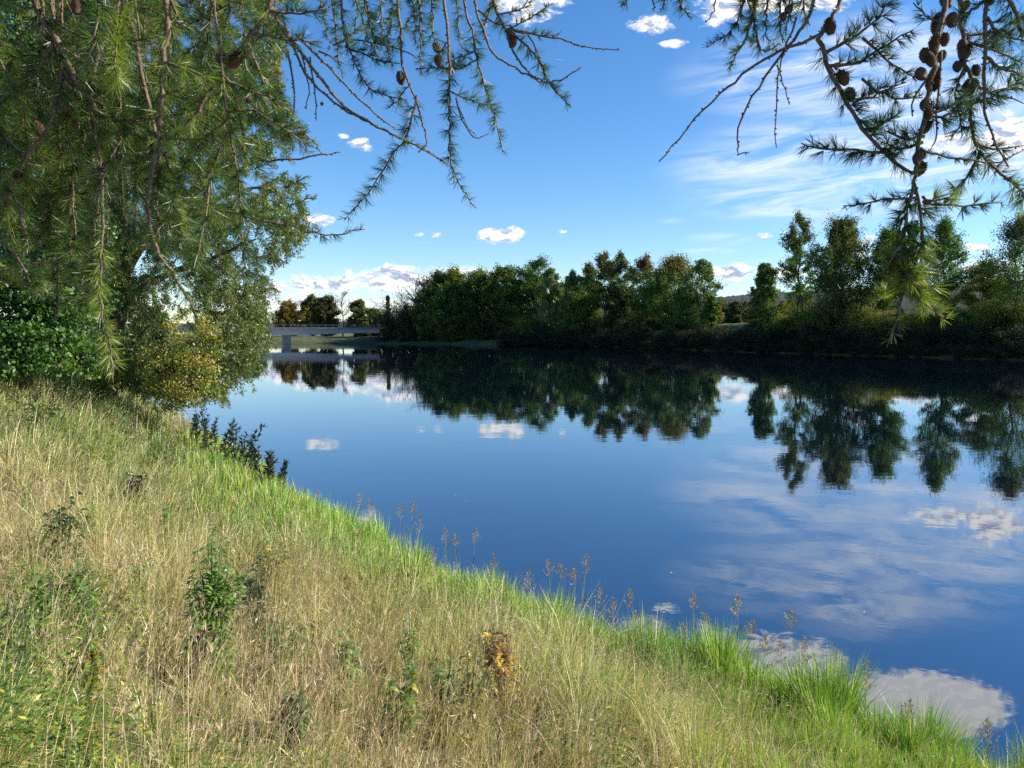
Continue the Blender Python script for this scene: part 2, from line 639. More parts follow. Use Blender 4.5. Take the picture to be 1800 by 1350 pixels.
def crown_profile(kind, t_):
    if kind == 'broad':
        return np.sin(math.pi * np.clip(t_ * .90 + .09, 0, 1) ** .85) ** .55
    if kind == 'column':
        return np.clip(np.minimum(1, (t_ + .12) * 4), 0, 1) * np.clip((1.04 - t_) * 3.2, 0, 1) ** .55
    if kind == 'aspen':
        return np.sin(math.pi * np.clip(t_ * .88 + .11, 0, 1) ** .8) ** .75
    if kind == 'birch':
        return np.clip((1.04 - t_) * 2.3, 0, 1) ** .6 * np.clip(.55 + t_ * 2.0, 0, 1)
    if kind == 'shrub':
        return np.clip(1.02 - t_ ** 2.2, 0, 1) ** .6
    if kind == 'spruce':
        return np.clip(1.03 - t_, 0, 1)
    return np.ones_like(t_)


def make_tree(name, label, cat, base, H, Rr, kind, colr, d, tip=None, group=None, dens=1.0, cb=None, ls=None, stems=1, sd=0,
              bark=None, lean=0, leaf_mat=None, trunk_r=None, droop=None, low=None):
    """tree > trunk, crown; base point, height, crown radius"""
    base = np.asarray(base, float)
    root = empty(name, base, label, cat, group)
    ls = ls or max(.0020 * d, .06)
    cb = cb if cb is not None else {'broad': .14, 'column': .06, 'aspen': .24, 'birch': .16, 'shrub': .02, 'spruce': .04}[kind]
    tr = MB()
    cr_ = MB()
    r0 = trunk_r or max(.012 * H, .05)
    tops = []
    axes = []
    for k_ in range(stems):
        off = np.array([0, 0, 0.]) if stems == 1 else np.append(rng.normal(0, .22 * Rr, 2), 0)
        ln = np.array([lean + rng.normal(0, .03), rng.normal(0, .03), 0]) * H
        hh = H * (1 if k_ == 0 else rng.uniform(.8, .98))
        m_ = 9
        tz = np.linspace(0, 1, m_)
        path = base + np.outer(tz, np.array([0, 0, hh * .97])) + np.outer(tz ** 1.3, ln + off * 2.2) + off * .35
        path[1:-1, :2] += rng.normal(0, .012 * H, (m_ - 2, 2))
        path[0, 2] -= .4
        tube(tr, path, r0 * (1 - .93 * tz) + .01, 6)
        axes.append((tz, path))
    # limbs with leaf clumps round their outer half
    n_cl = int(dens * {'broad': 330, 'column': 330, 'aspen': 230, 'birch': 210, 'shrub': 70, 'spruce': 110}[kind])
    per = {'broad': 64, 'column': 74, 'aspen': 54, 'birch': 58, 'shrub': 60, 'spruce': 70}[kind]
    sig0 = {'broad': .085, 'column': .095, 'aspen': .08, 'birch': .08, 'shrub': .22, 'spruce': .10}[kind]
    n_lb = max(8, n_cl // 13)
    lobes = np.stack([rng.uniform(0, 6.283, 9), rng.uniform(0, 1, 9), rng.uniform(-.32, .42, 9)], -1)
    l_t = (np.arange(n_lb) + rng.uniform(0, 1, n_lb)) / n_lb
    l_t = l_t ** (.85 if kind != 'spruce' else 1.3)
    l_a = np.arange(n_lb) * 2.39996 + rng.normal(0, .5, n_lb)
    l_r = rng.uniform(.60, 1.25, n_lb)
    for q_ in range(n_cl):
        li = q_ % n_lb
        tz, path = axes[li % stems]
        t_ = float(np.clip(l_t[li] + rng.normal(0, .030), 0, 1))
        ext = math.sqrt(rng.uniform(.05, 1))
        az_ = l_a[li] + rng.normal(0, .38)
        rr = Rr * float(crown_profile(kind, np.array(t_))) * l_r[li] * ext
        rr *= 1 + float((lobes[:, 2] * np.exp(-((1 - np.cos(az_ - lobes[:, 0])) / .35) - ((t_ - lobes[:, 1]) / .10) ** 2)).sum())
        zc = cb + (1 - cb) * t_
        ctr = np.array([np.interp(min(zc, .985), tz, path[:, k]) for k in range(3)])
        tgt = ctr + np.array([rr * math.cos(az_), rr * math.sin(az_), 0])
        up = {'aspen': .55, 'column': .5, 'broad': .35, 'birch': .5, 'shrub': .5, 'spruce': -.12}[kind]
        zs = max(.02, zc - up * rr / H - .02)
        st_ = np.array([np.interp(zs, tz, path[:, k]) for k in range(3)])
        if rr > .12 * Rr and q_ % 2 == 0:
            md = (st_ + tgt) / 2 + np.array([0, 0, .06 * rr]) + rng.normal(0, .04 * rr, 3)
            rl = max(.22 * r0 * (1 - .6 * t_), .012 * (1 + d / 120))
            tube(tr, np.array([st_, md, tgt]), [rl, rl * .7, rl * .3], 4)
        nl = int(per * rng.uniform(.6, 1.4))
        tgt[2] += rng.normal(0, .022) * H
        sg = sig0 * Rr * rng.uniform(.7, 1.35) + .02
        if (kind == 'birch') or (droop and rng.uniform() < droop):
            ns_ = 5
            sp = tgt + rng.normal(0, sg * .9, (ns_, 3)) * np.array([1, 1, .5])
            hang = rng.uniform(.04, .11, ns_) * H * (1.2 if droop else .8)
            k2 = rng.integers(0, ns_, nl)
            tt_ = rng.uniform(0, 1, nl)
            Pp = sp[k2] + np.stack([rng.normal(0, ls * .5, nl), rng.normal(0, ls * .5, nl), -tt_ * hang[k2]], -1)
            D = unit(rvec(nl) * .7 + np.array([0, 0, -1.0]))
        else:
            dl = unit(tgt - st_ + np.array([0, 0, 1e-4]))
            Pp = tgt + rng.normal(0, sg * .75, (nl, 3)) * np.array([1, 1, .8]) + dl * rng.normal(0, sg * 1.5, (nl, 1))
            D = unit(rvec(nl) + np.array([0, 0, .15]) + (.5 if kind in ('aspen', 'column') else 0) * np.array([0, 0, 1.0]))
        Pp[:, 2] = np.maximum(Pp[:, 2], base[2] + .1)
        c = np.asarray(colr)
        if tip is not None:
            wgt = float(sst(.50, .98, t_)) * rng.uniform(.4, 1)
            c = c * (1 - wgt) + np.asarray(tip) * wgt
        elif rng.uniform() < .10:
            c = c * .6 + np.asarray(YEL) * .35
        cc = jit(c * math.exp(rng.normal(0, .16)), nl, .28, .10)
        leaves(cr_, Pp, D, ls * rng.uniform(.7, 1.4, nl), ls * rng.uniform(.45, .8, nl), cc)
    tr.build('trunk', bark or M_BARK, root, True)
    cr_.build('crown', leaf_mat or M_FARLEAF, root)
    return root


def far_tree(name, label, u, back, vtop, hw, kind, colr, cat='tree', **kw):
    """tree on the far bank: pixel column u, metres behind the shore, pixel row of its top, half width in pixels"""
    d = float(np.interp(u, SH_U, SH_D)) + back
    if 740 < u < 1240:
        hw = hw * 1.18
    X = (u - 900) / F * d
    zb = float(fz(X, d))
    H = P(u, vtop, d)[2] - zb
    return make_tree(name, label, cat, (X, d, zb), H, hw / F * d, kind, colr, d, **kw)


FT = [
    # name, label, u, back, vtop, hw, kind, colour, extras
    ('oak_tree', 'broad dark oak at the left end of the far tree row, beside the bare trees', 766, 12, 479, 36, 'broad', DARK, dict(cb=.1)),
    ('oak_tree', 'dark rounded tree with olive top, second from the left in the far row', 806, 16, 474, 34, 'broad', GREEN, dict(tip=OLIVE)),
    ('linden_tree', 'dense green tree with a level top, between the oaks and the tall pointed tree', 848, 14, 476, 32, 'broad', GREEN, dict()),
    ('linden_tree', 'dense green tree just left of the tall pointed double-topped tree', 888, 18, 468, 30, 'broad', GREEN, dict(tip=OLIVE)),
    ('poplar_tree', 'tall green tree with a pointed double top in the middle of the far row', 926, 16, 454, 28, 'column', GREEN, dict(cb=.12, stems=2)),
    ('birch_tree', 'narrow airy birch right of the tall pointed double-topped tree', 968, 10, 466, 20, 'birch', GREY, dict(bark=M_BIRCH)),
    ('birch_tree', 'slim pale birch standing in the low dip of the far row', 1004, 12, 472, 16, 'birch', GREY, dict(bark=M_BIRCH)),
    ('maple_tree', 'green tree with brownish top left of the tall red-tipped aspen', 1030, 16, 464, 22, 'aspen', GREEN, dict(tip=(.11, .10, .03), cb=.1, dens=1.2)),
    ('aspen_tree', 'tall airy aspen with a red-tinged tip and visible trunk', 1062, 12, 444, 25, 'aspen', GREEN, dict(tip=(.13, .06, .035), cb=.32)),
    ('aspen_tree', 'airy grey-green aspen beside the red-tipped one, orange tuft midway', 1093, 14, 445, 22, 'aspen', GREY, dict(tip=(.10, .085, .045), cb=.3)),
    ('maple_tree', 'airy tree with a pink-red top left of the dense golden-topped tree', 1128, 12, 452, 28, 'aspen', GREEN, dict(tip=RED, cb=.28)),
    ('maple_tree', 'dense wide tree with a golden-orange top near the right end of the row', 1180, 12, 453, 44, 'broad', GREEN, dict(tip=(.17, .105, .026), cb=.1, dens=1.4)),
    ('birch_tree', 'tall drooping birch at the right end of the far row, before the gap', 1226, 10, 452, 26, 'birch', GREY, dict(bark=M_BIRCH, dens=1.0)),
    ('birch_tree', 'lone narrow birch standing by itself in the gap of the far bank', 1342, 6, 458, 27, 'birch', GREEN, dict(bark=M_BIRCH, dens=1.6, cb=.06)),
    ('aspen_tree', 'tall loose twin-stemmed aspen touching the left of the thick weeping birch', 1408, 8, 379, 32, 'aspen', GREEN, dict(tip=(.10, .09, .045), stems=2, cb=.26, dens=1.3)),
    ('weeping_birch_tree', 'thick tall weeping birch with hanging foliage, golden light tinted into its top, on the right bank', 1471, 7, 381, 48, 'column', (.075, .105, .020), dict(droop=.6, cb=.04, dens=2.2, tip=(.12, .12, .025))),  # tip colour puts golden sunlight into the upper leaves
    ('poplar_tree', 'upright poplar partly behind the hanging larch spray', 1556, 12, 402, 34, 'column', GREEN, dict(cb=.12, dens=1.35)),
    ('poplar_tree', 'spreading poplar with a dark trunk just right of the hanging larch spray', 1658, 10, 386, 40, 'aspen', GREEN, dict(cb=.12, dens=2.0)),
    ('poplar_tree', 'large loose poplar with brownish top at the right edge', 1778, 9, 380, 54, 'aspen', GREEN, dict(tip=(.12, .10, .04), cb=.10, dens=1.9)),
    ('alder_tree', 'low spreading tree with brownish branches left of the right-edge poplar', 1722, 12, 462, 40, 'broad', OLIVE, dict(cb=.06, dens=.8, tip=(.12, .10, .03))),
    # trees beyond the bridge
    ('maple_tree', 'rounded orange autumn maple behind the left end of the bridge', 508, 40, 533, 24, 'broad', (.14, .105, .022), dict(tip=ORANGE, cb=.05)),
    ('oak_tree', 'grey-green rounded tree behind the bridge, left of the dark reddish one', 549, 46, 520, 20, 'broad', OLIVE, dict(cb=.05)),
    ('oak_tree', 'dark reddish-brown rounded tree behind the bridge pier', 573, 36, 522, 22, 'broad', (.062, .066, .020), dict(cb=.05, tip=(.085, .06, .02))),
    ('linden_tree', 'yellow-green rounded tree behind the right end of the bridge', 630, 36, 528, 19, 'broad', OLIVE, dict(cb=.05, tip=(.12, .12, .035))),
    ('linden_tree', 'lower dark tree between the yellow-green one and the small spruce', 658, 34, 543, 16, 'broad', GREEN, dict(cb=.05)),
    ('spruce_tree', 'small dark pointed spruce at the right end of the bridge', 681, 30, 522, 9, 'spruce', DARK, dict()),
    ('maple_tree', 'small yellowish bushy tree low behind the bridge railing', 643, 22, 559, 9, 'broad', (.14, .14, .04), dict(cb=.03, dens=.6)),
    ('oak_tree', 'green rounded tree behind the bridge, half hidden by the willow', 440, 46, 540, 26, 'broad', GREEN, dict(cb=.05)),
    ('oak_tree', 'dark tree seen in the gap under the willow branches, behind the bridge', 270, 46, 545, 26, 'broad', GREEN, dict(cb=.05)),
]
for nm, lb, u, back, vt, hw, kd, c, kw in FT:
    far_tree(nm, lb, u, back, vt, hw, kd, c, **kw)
for u, vt, hw in ((752, 505, 24), (786, 500, 26), (828, 500, 26), (868, 496, 24), (907, 492, 24), (946, 500, 24), (984, 502, 22), (1014, 505, 20), (1040, 515, 18), (1078, 520, 20), (1108, 512, 20),
                  (1150, 505, 24), (1204, 505, 24), (1246, 520, 14)):
    far_tree('alder_tree', 'lower dark green tree filling the row between the taller far trees', u, rng.uniform(6, 20), vt + rng.normal(0, 4), hw, 'broad', DARK if rng.uniform() < .5 else GREEN,
             group='lower dark trees in the far row', dens=.75, cb=.04)


def bare_tree(label, u, back, vtop, hw, seed):
    r_ = np.random.default_rng(seed)
    d = float(np.interp(u, SH_U, SH_D)) + back
    X = (u - 900) / F * d
    zb = float(fz(X, d))
    H = P(u, vtop, d)[2] - zb
    Rr = hw / F * d
    root = empty('bare_tree', (X, d, zb), label, 'tree')
    mb = MB()
    tz = np.linspace(0, 1, 8)
    path = np.array([X, d, zb]) + np.outer(tz, [0, 0, H * .96])
    path[1:, :2] += np.cumsum(r_.normal(0, .01 * H, (7, 2)), 0)
    path[0, 2] -= .4
    tube(mb, path, .016 * H * (1 - .9 * tz), 6)
    br_ = MB()
    for k_ in range(26):
        t0 = r_.uniform(.38, .95)
        st_ = np.array([np.interp(t0, tz, path[:, k]) for k in range(3)])
        an = r_.uniform(0, 6.283)
        ln = Rr * r_.uniform(.5, 1.0) * (1.25 - .5 * abs(t0 - .7))
        dr = np.array([math.cos(an), math.sin(an), r_.uniform(.5, 1.3)])
        pt = [st_, st_ + dr * ln * .5, st_ + dr * ln * np.array([1, 1, .95])]
        tube(br_, np.array(pt), [.10, .075, .05], 4)
        for _ in range(6):
            s2 = pt[1] + (pt[2] - pt[1]) * r_.uniform(-.6, 1)
            d2 = unit(dr + r_.normal(0, .7, 3)) * ln * r_.uniform(.2, .5)
            tube(br_, np.array([s2, s2 + d2 * .5, s2 + d2]), [.06, .045, .03], 3)
    mb.build('trunk', M_BARK, root, True)
    br_.build('crown', M_BARK, root)


bare_tree('tall bare tree standing alone behind the bridge railing', 603, 30, 505, 14, 3)
bare_tree('pale leafless tree at the left end of the far tree row', 731, 24, 484, 22, 5)
bare_tree('small leafless tree between the spruce and the taller leafless one', 706, 26, 512, 16, 6)

# shrubs along the far shore: a few shapes, copied
shrub_kinds = []


def copy_thing(root, loc, rz, s, label=None, group=None):
    c = root.copy()
    col.objects.link(c)
    c.location = loc
    c.rotation_euler = (0, 0, rz)
    c.scale = s
    if label:
        c['label'] = label
    if group:
        c['group'] = group
    for ch in root.children:
        k = ch.copy()
        col.objects.link(k)
        k.parent = c
    return c


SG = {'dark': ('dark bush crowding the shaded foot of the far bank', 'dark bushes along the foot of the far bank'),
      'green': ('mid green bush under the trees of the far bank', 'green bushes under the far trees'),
      'yellow': ('yellow-green bush on the far bank with sunlight put into its leaf colour', 'yellow-green bushes on the far bank with sunlight put into their colour')}
SP = {}
plan = []
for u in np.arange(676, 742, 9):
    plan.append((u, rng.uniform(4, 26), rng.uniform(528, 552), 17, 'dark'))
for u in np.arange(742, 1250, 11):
    plan.append((u + rng.uniform(-4, 4), rng.uniform(7, 14), rng.uniform(546, 575), rng.uniform(13, 22), rng.choice(['green', 'green', 'dark', 'dark'])))
for u in np.arange(880, 1300, 15):
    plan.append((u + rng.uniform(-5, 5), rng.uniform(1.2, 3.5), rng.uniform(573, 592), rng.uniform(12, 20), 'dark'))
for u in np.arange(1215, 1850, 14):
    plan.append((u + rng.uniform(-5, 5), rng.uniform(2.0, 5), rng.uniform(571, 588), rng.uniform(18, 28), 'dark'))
for u in np.arange(1330, 1850, 17):
    plan.append((u + rng.uniform(-5, 5), rng.uniform(6, 12), rng.uniform(535, 558) if u > 1400 else rng.uniform(552, 562), rng.uniform(18, 30), rng.choice(['green', 'yellow', 'dark', 'green'])))
for u, vt in ((1382, 534), (1420, 535), (1530, 545), (1560, 548), (1605, 550), (1640, 550), (1700, 538), (1720, 536), (1745, 535), (1790, 530), (1215, 540), (1115, 545)):
    plan.append((u, rng.uniform(6, 10), vt, 28, rng.choice(['green', 'yellow'])))
for u in np.arange(900, 1860, 9):  # near-black bush row stands in for the shade along the shore
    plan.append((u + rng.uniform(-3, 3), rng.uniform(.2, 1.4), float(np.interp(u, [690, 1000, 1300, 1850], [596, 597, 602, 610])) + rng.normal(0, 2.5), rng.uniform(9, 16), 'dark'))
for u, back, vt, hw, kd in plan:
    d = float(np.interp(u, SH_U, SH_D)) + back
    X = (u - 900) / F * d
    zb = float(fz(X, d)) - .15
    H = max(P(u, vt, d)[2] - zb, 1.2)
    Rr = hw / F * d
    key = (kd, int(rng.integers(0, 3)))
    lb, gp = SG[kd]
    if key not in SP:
        r_ = make_tree('bush', lb, 'bush', (X, d, zb), 5.0, 3.0, 'shrub', {'dark': (.024, .032, .013), 'green': GREEN, 'yellow': (.17, .175, .03)}[kd],  # dark leaves hold the bank's shade, yellow ones its sunlight
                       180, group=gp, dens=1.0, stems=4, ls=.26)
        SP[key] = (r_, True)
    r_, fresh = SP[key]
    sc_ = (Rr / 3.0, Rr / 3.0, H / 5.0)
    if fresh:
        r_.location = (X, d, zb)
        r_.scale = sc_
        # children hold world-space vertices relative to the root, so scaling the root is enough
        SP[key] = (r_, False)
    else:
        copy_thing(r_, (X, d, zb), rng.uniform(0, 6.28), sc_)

# belt of trees beyond the sunlit field, seen through the gap
belt = None
for k_, u in enumerate(np.arange(1236, 1420, 6.5)):
    d = rng.uniform(380, 520)
    X = (u + rng.uniform(-3, 3) - 900) / F * d
    zb = float(fz(X, d))
    vt = rng.uniform(529, 545)
    H = P(u, vt, d)[2] - zb
    cc_ = [(.055, .07, .025), (.085, .085, .03), (.14, .115, .035), (.05, .06, .03)][k_ % 4]
    if k_ < 4:
        make_tree('field_tree', ['mid green tree', 'olive tree', 'yellowing tree', 'dark green tree'][k_ % 4] + ' in the belt beyond the sunlit field', 'tree', (X, d, zb), H, rng.uniform(3.8, 5.5), 'broad',
                  cc_, d, dens=.55, cb=.03, group=['mid green', 'olive', 'yellowing', 'dark green'][k_ % 4] + ' trees beyond the field')
        if belt is None:
            belt = []
        belt.append((bpy.context.scene.collection.objects[-3], H))
    else:
        pr_, h0 = belt[k_ % 4]
        copy_thing(pr_, (X, d, zb), rng.uniform(0, 6), (1, 1, H / h0))
far_tree('yellow_tree', 'bright yellow tree at the edge of the field, right of the far row', 1252, 90, 534, 15, 'broad', (.21, .17, .04), cb=.03, dens=.8)
far_tree('yellow_tree', 'dull yellow bushy tree tucked behind the row-end birch', 1232, 70, 540, 12, 'broad', (.16, .15, .04), cb=.03, dens=.7)

# ------------------------------------------------------------------ large willow on the near bank
D0 = 21.5


def poly_u(v, tbl):
    return np.interp(v, [q_[0] for q_ in tbl], [q_[1] for q_ in tbl])


wb = P(185, 655, D0)
wb[2] = float(nz(wb[0], wb[1]))
wil = empty('willow_tree', wb, 'big willow leaning over the water with drooping grey-green leaf curtains', 'tree')
tr = MB()


def limb(px, r0, r1, d=D0, n=8, m=18):
    pts = catmull([P(u, v, d + (q[0] if q else 0)) for (u, v, *q) in px], m)
    tube(tr, pts, np.linspace(r0, r1, m), n)
    return pts


trunkp = limb([(178, 690), (192, 610), (203, 510), (214, 420), (205, 280), (196, 120), (205, -120), (215, -330)], .42, .06)
limb([(204, 500), (245, 430), (300, 385), (350, 320), (400, 220, -1), (430, 80, -1)], .24, .03)
limb([(196, 590), (235, 520), (300, 480), (370, 455, -1), (450, 420, -1.5)], .16, .02)
limb([(206, 300), (280, 200), (350, 80), (420, -80)], .18, .03)
limb([(212, 400), (170, 330), (110, 230), (70, 90)], .16, .03)
limb([(210, 640), (260, 600), (310, 590, -.8), (370, 620, -1.2)], .10, .015)
limb([(206, 200), (260, 60, 1), (330, -120, 2)], .14, .03)
limb([(300, 385), (380, 350, 1), (460, 330, 1.5), (520, 370, 1)], .08, .015)
limb([(205, 655), (240, 670, -1), (262, 690, -1.4), (300, 675, -1.5)], .035, .008)
limb([(205, 665), (250, 690, -1), (300, 690, -1.4)], .03, .008)
tr.build('trunk', M_BARK, wil, True)
cr = MB()
EDGE = [(-350, 440), (-100, 500), (50, 495), (150, 492), (250, 505), (330, 525), (400, 535), (440, 500), (480, 462), (520, 462), (560, 470), (610, 462), (650, 430), (690, 385), (720, 340)]
LEFT = [(-350, 90), (0, 60), (150, 60), (300, 80), (420, 105), (520, 120), (600, 140), (660, 175), (690, 240), (720, 290)]
ns_ = 0
while ns_ < 5400:
    v = rng.uniform(-300, 690)
    lo, hi = poly_u(v, LEFT), poly_u(v, EDGE)
    u = lo + (hi - lo) * rng.uniform(0, 1) ** .75
    if math.hypot((u - 225) / 24, (v - 430) / 34) < 1 and rng.uniform() < .6:
        continue
    c_ = (lo + hi) / 2
    th = math.sqrt(max(.04, 1 - ((u - c_) / ((hi - lo) / 2 + 1)) ** 2))
    # gaps between boughs
    if wob(u * .02, v * .02, 1.3) < -.30 and rng.uniform() < .85:
        continue
    d = D0 + rng.uniform(-1, 1) * 3.2 * th
    if v > 540 and 255 < u < 395:
        d = D0 + rng.uniform(0, 3)
    p0 = P(u, v, d)
    ln = rng.uniform(.30, .85) * (1.15 if v > 350 else .9)
    sw = (u - c_) / 250 * .35
    m_ = 7
    tt_ = np.linspace(0, 1, m_)
    pth = p0 + np.stack([sw * ln * (tt_ - .5 * tt_ ** 2) + rng.normal(0, .02, m_), rng.normal(0, .08) * tt_ * ln, .16 * ln * (tt_ - 1.9 * tt_ ** 2) * 1.0 - tt_ * ln * .30], -1)
    aa_ = rng.uniform(0, 6.283)
    pth += np.outer(tt_, np.array([math.cos(aa_), math.sin(aa_), rng.normal(0, .5)])) * ln * .40
    pth[:, 2] = np.maximum(pth[:, 2], .08)
    tube(cr, pth, np.linspace(.007, .003, m_), 3, (.05, .045, .025), cap=False)
    nl = int(ln * 112)
    ti = rng.uniform(0.02, 1, nl)
    Pp = np.stack([np.interp(ti, tt_, pth[:, k]) for k in range(3)], -1) + rng.normal(0, .035, (nl, 3))
    D = unit(rvec(nl) * .9 + np.array([sw * .8, 0, -.55]))
    base_c = np.array([.115, .155, .034]) * math.exp(rng.normal(0, .18))
    if rng.uniform() < .12:
        base_c = np.array([.16, .15, .04])
    leaves(cr, Pp, D, rng.uniform(.07, .13, nl), rng.uniform(.020, .034, nl), jit(base_c, nl, .2, .08))
    ns_ += 1
cr.build('crown', foliage('willow_leaf', .34, .035, .42), wil)


def near_mass(name, label, cat, base, centre_list, leafc, n_leaf, L, W, mat, stems, droop=0.0, hole=None):
    """bushy tree: clumps round given centres (u, v, depth, radius_px), stems as pixel paths"""
    root = empty(name, base, label, cat)
    tb = MB()
    for px, r0, r1 in stems:
        pts = catmull([P(*q_) for q_ in px], 12)
        tube(tb, pts, np.linspace(r0, r1, 12), 6)
    cw = MB()
    wt = np.array([c_[3] ** 2 for c_ in centre_list], float)
    wt /= wt.sum()
    for (u, v, d, rp), f_ in zip(centre_list, wt):
        nl = int(n_leaf * f_)
        nc = max(4, nl // 55)
        c0 = P(u, v, d)
        rr = rp / F * d
        dirs = rvec(nc) * (rng.uniform(.25, 1, (nc, 1)) ** .5)
        cen = c0 + dirs * rr * np.array([1, 1, .9])
        for ce in cen:
            m_ = nl // nc
            Pp = ce + rng.normal(0, .17 * rr + .04, (m_, 3)) * np.array([1, 1, .6])
            D = unit(rvec(m_) + np.array([.2, 0, -droop]))
            cl = jit(np.asarray(leafc[int(rng.integers(0, len(leafc)))]), m_, .22, .09)
            leaves(cw, Pp, D, L * rng.uniform(.7, 1.3, m_), W * rng.uniform(.7, 1.3, m_), cl)
            if rng.uniform() < .5:
                pts = np.array([c0 + (ce - c0) * .2 - np.array([0, 0, .3 * rr]), (c0 + ce) / 2, ce])
                tube(tb, pts, [.02, .013, .006], 4)
    tb.build('trunk' if cat == 'tree' else 'stem', M_BARK, root, True)
    cw.build('crown' if cat == 'tree' else 'foliage', mat, root)
    return root


M_ALDER = foliage('alder_leaf', .30, .03, .45)
b_ = P(40, 640, 17.0)
b_[2] = float(nz(b_[0], b_[1]))
near_mass('alder_tree', 'dark glossy-leaved alder at the left edge, beside the willow trunk', 'tree', b_,
          [(-40, 560, 17, 120), (60, 570, 16.5, 80), (110, 520, 16.5, 65), (30, 470, 17, 90), (120, 420, 17, 70), (60, 330, 17.5, 95), (-60, 380, 17.5, 120), (140, 300, 18, 70),
           (20, 200, 18, 110), (-60, 180, 18, 130), (120, 170, 18.5, 80), (60, 60, 18.5, 120), (-80, -20, 19, 150), (140, -40, 19, 110), (90, 600, 16.2, 45), (20, 605, 16.2, 50), (40, 640, 15.8, 36), (0, 640, 15.6, 40), (100, 635, 16, 36), (145, 600, 17, 40), (150, 540, 18, 45), (160, 480, 18.5, 45), (150, 640, 16.6, 30)],
          [(.065, .135, .020), (.085, .165, .026), (.05, .10, .018)], 84000, .09, .07, M_ALDER,
          [([(40, 700, 17), (45, 600, 17), (60, 450, 17.2), (40, 250, 17.6), (30, 0, 18), (20, -200, 18)], .2, .04),
           ([(60, 450, 17.2), (110, 380, 17), (140, 300, 17.6)], .08, .02), ([(45, 560, 17), (-20, 480, 17), (-80, 360, 17.5)], .09, .02)])
b_ = P(285, 705, 18.2)
b_[2] = max(float(nz(b_[0], b_[1])), -.2)
near_mass('yellowing_shrub', 'yellowing shrub hanging over the water under the willow', 'bush', b_,
          [(300, 640, 18, 44), (345, 615, 17.8, 40), (290, 690, 17.9, 34), (340, 668, 17.8, 42), (268, 625, 18.2, 26), (325, 705, 17.8, 22), (372, 585, 18, 20), (310, 575, 18.2, 24), (362, 640, 17.9, 22),
           (385, 612, 18.1, 13), (350, 560, 18.1, 14), (288, 590, 18.2, 16), (262, 668, 18.1, 16), (372, 680, 17.9, 15), (350, 705, 17.9, 12), (300, 718, 17.9, 12), (395, 560, 18.2, 9), (330, 545, 18.2, 9)],
          [(.34, .30, .05), (.27, .27, .05), (.14, .18, .035), (.36, .28, .05), (.20, .23, .04)], 8600, .07, .032, M_LEAF,
          [([(240, 690, 18.6), (280, 670, 18.2), (320, 640, 18), (355, 600, 17.9)], .03, .008), ([(235, 680, 18.6), (290, 700, 18.1), (350, 690, 17.9)], .026, .008), ([(225, 660, 18.7), (270, 610, 18.4), (310, 560, 18.2)], .026, .008)], .6)
b_ = P(215, 690, 18.3)
b_[2] = max(float(nz(b_[0], b_[1])), 0)
near_mass('willow_bush', 'small pale green bush at the foot of the willow trunk', 'bush', b_,
          [(215, 610, 18.5, 40), (225, 650, 18.2, 36), (190, 640, 18.2, 36), (245, 580, 18.8, 30), (165, 655, 18.2, 28), (235, 675, 18.0, 22)],
          [(.10, .15, .035), (.085, .125, .03)], 6500, .08, .028, M_LEAF, [([(215, 690, 18.3), (215, 640, 18.3), (220, 590, 18.5)], .02, .008)], .3)

# dark young shoots standing in the shallows left of centre
mb_s = None
SHOOT = [(352, 742, 800), (368, 748, 812), (384, 757, 820), (398, 768, 828), (412, 776, 838), (428, 780, 846), (440, 792, 850), (452, 806, 856), (465, 814, 862), (478, 822, 866), (488, 834, 868), (420, 760, 840), (345, 738, 790)]
for u, vt, vb in SHOOT:
    d = 4 * F / (vb - 585.5) * .86
    bp_ = P(u - 8, vb, d)
    tp = P(u + 6, vt - 20, d)
    bp_[2] = min(bp_[2], max(float(nz(bp_[0], bp_[1])), 0)) - .03
    root = empty('willow_shoot', bp_, 'dark leafy shoot standing in the shallows at the grassy edge', 'plant', 'dark leafy shoots in the shallows')
    st_ = MB()
    lf = MB()
    for k_ in range(3):
        tpk = tp + rng.normal(0, .22, 3) * np.array([1, 1, .5]) - np.array([0, 0, .12 * k_])
        pth = catmull([bp_, (bp_ + tpk) / 2 + rng.normal(0, .06, 3), tpk], 8)
        tube(st_, pth, np.linspace(.010, .004, 8), 4)
        nl = 85
        ti = rng.uniform(.12, 1, nl)
        Pp = np.stack([np.interp(ti, np.linspace(0, 1, 8), pth[:, k]) for k in range(3)], -1)
        D = unit(rvec(nl) * .8 + np.array([0, 0, .75]))
        leaves(lf, Pp, D, rng.uniform(.09, .16, nl), rng.uniform(.025, .04, nl), jit((.022, .032, .014), nl, .25, .08))  # near-black leaf colour holds the shade on the shoots
    st_.build('stem', M_BARK, root)
    lf.build('foliage', M_LEAF, root)


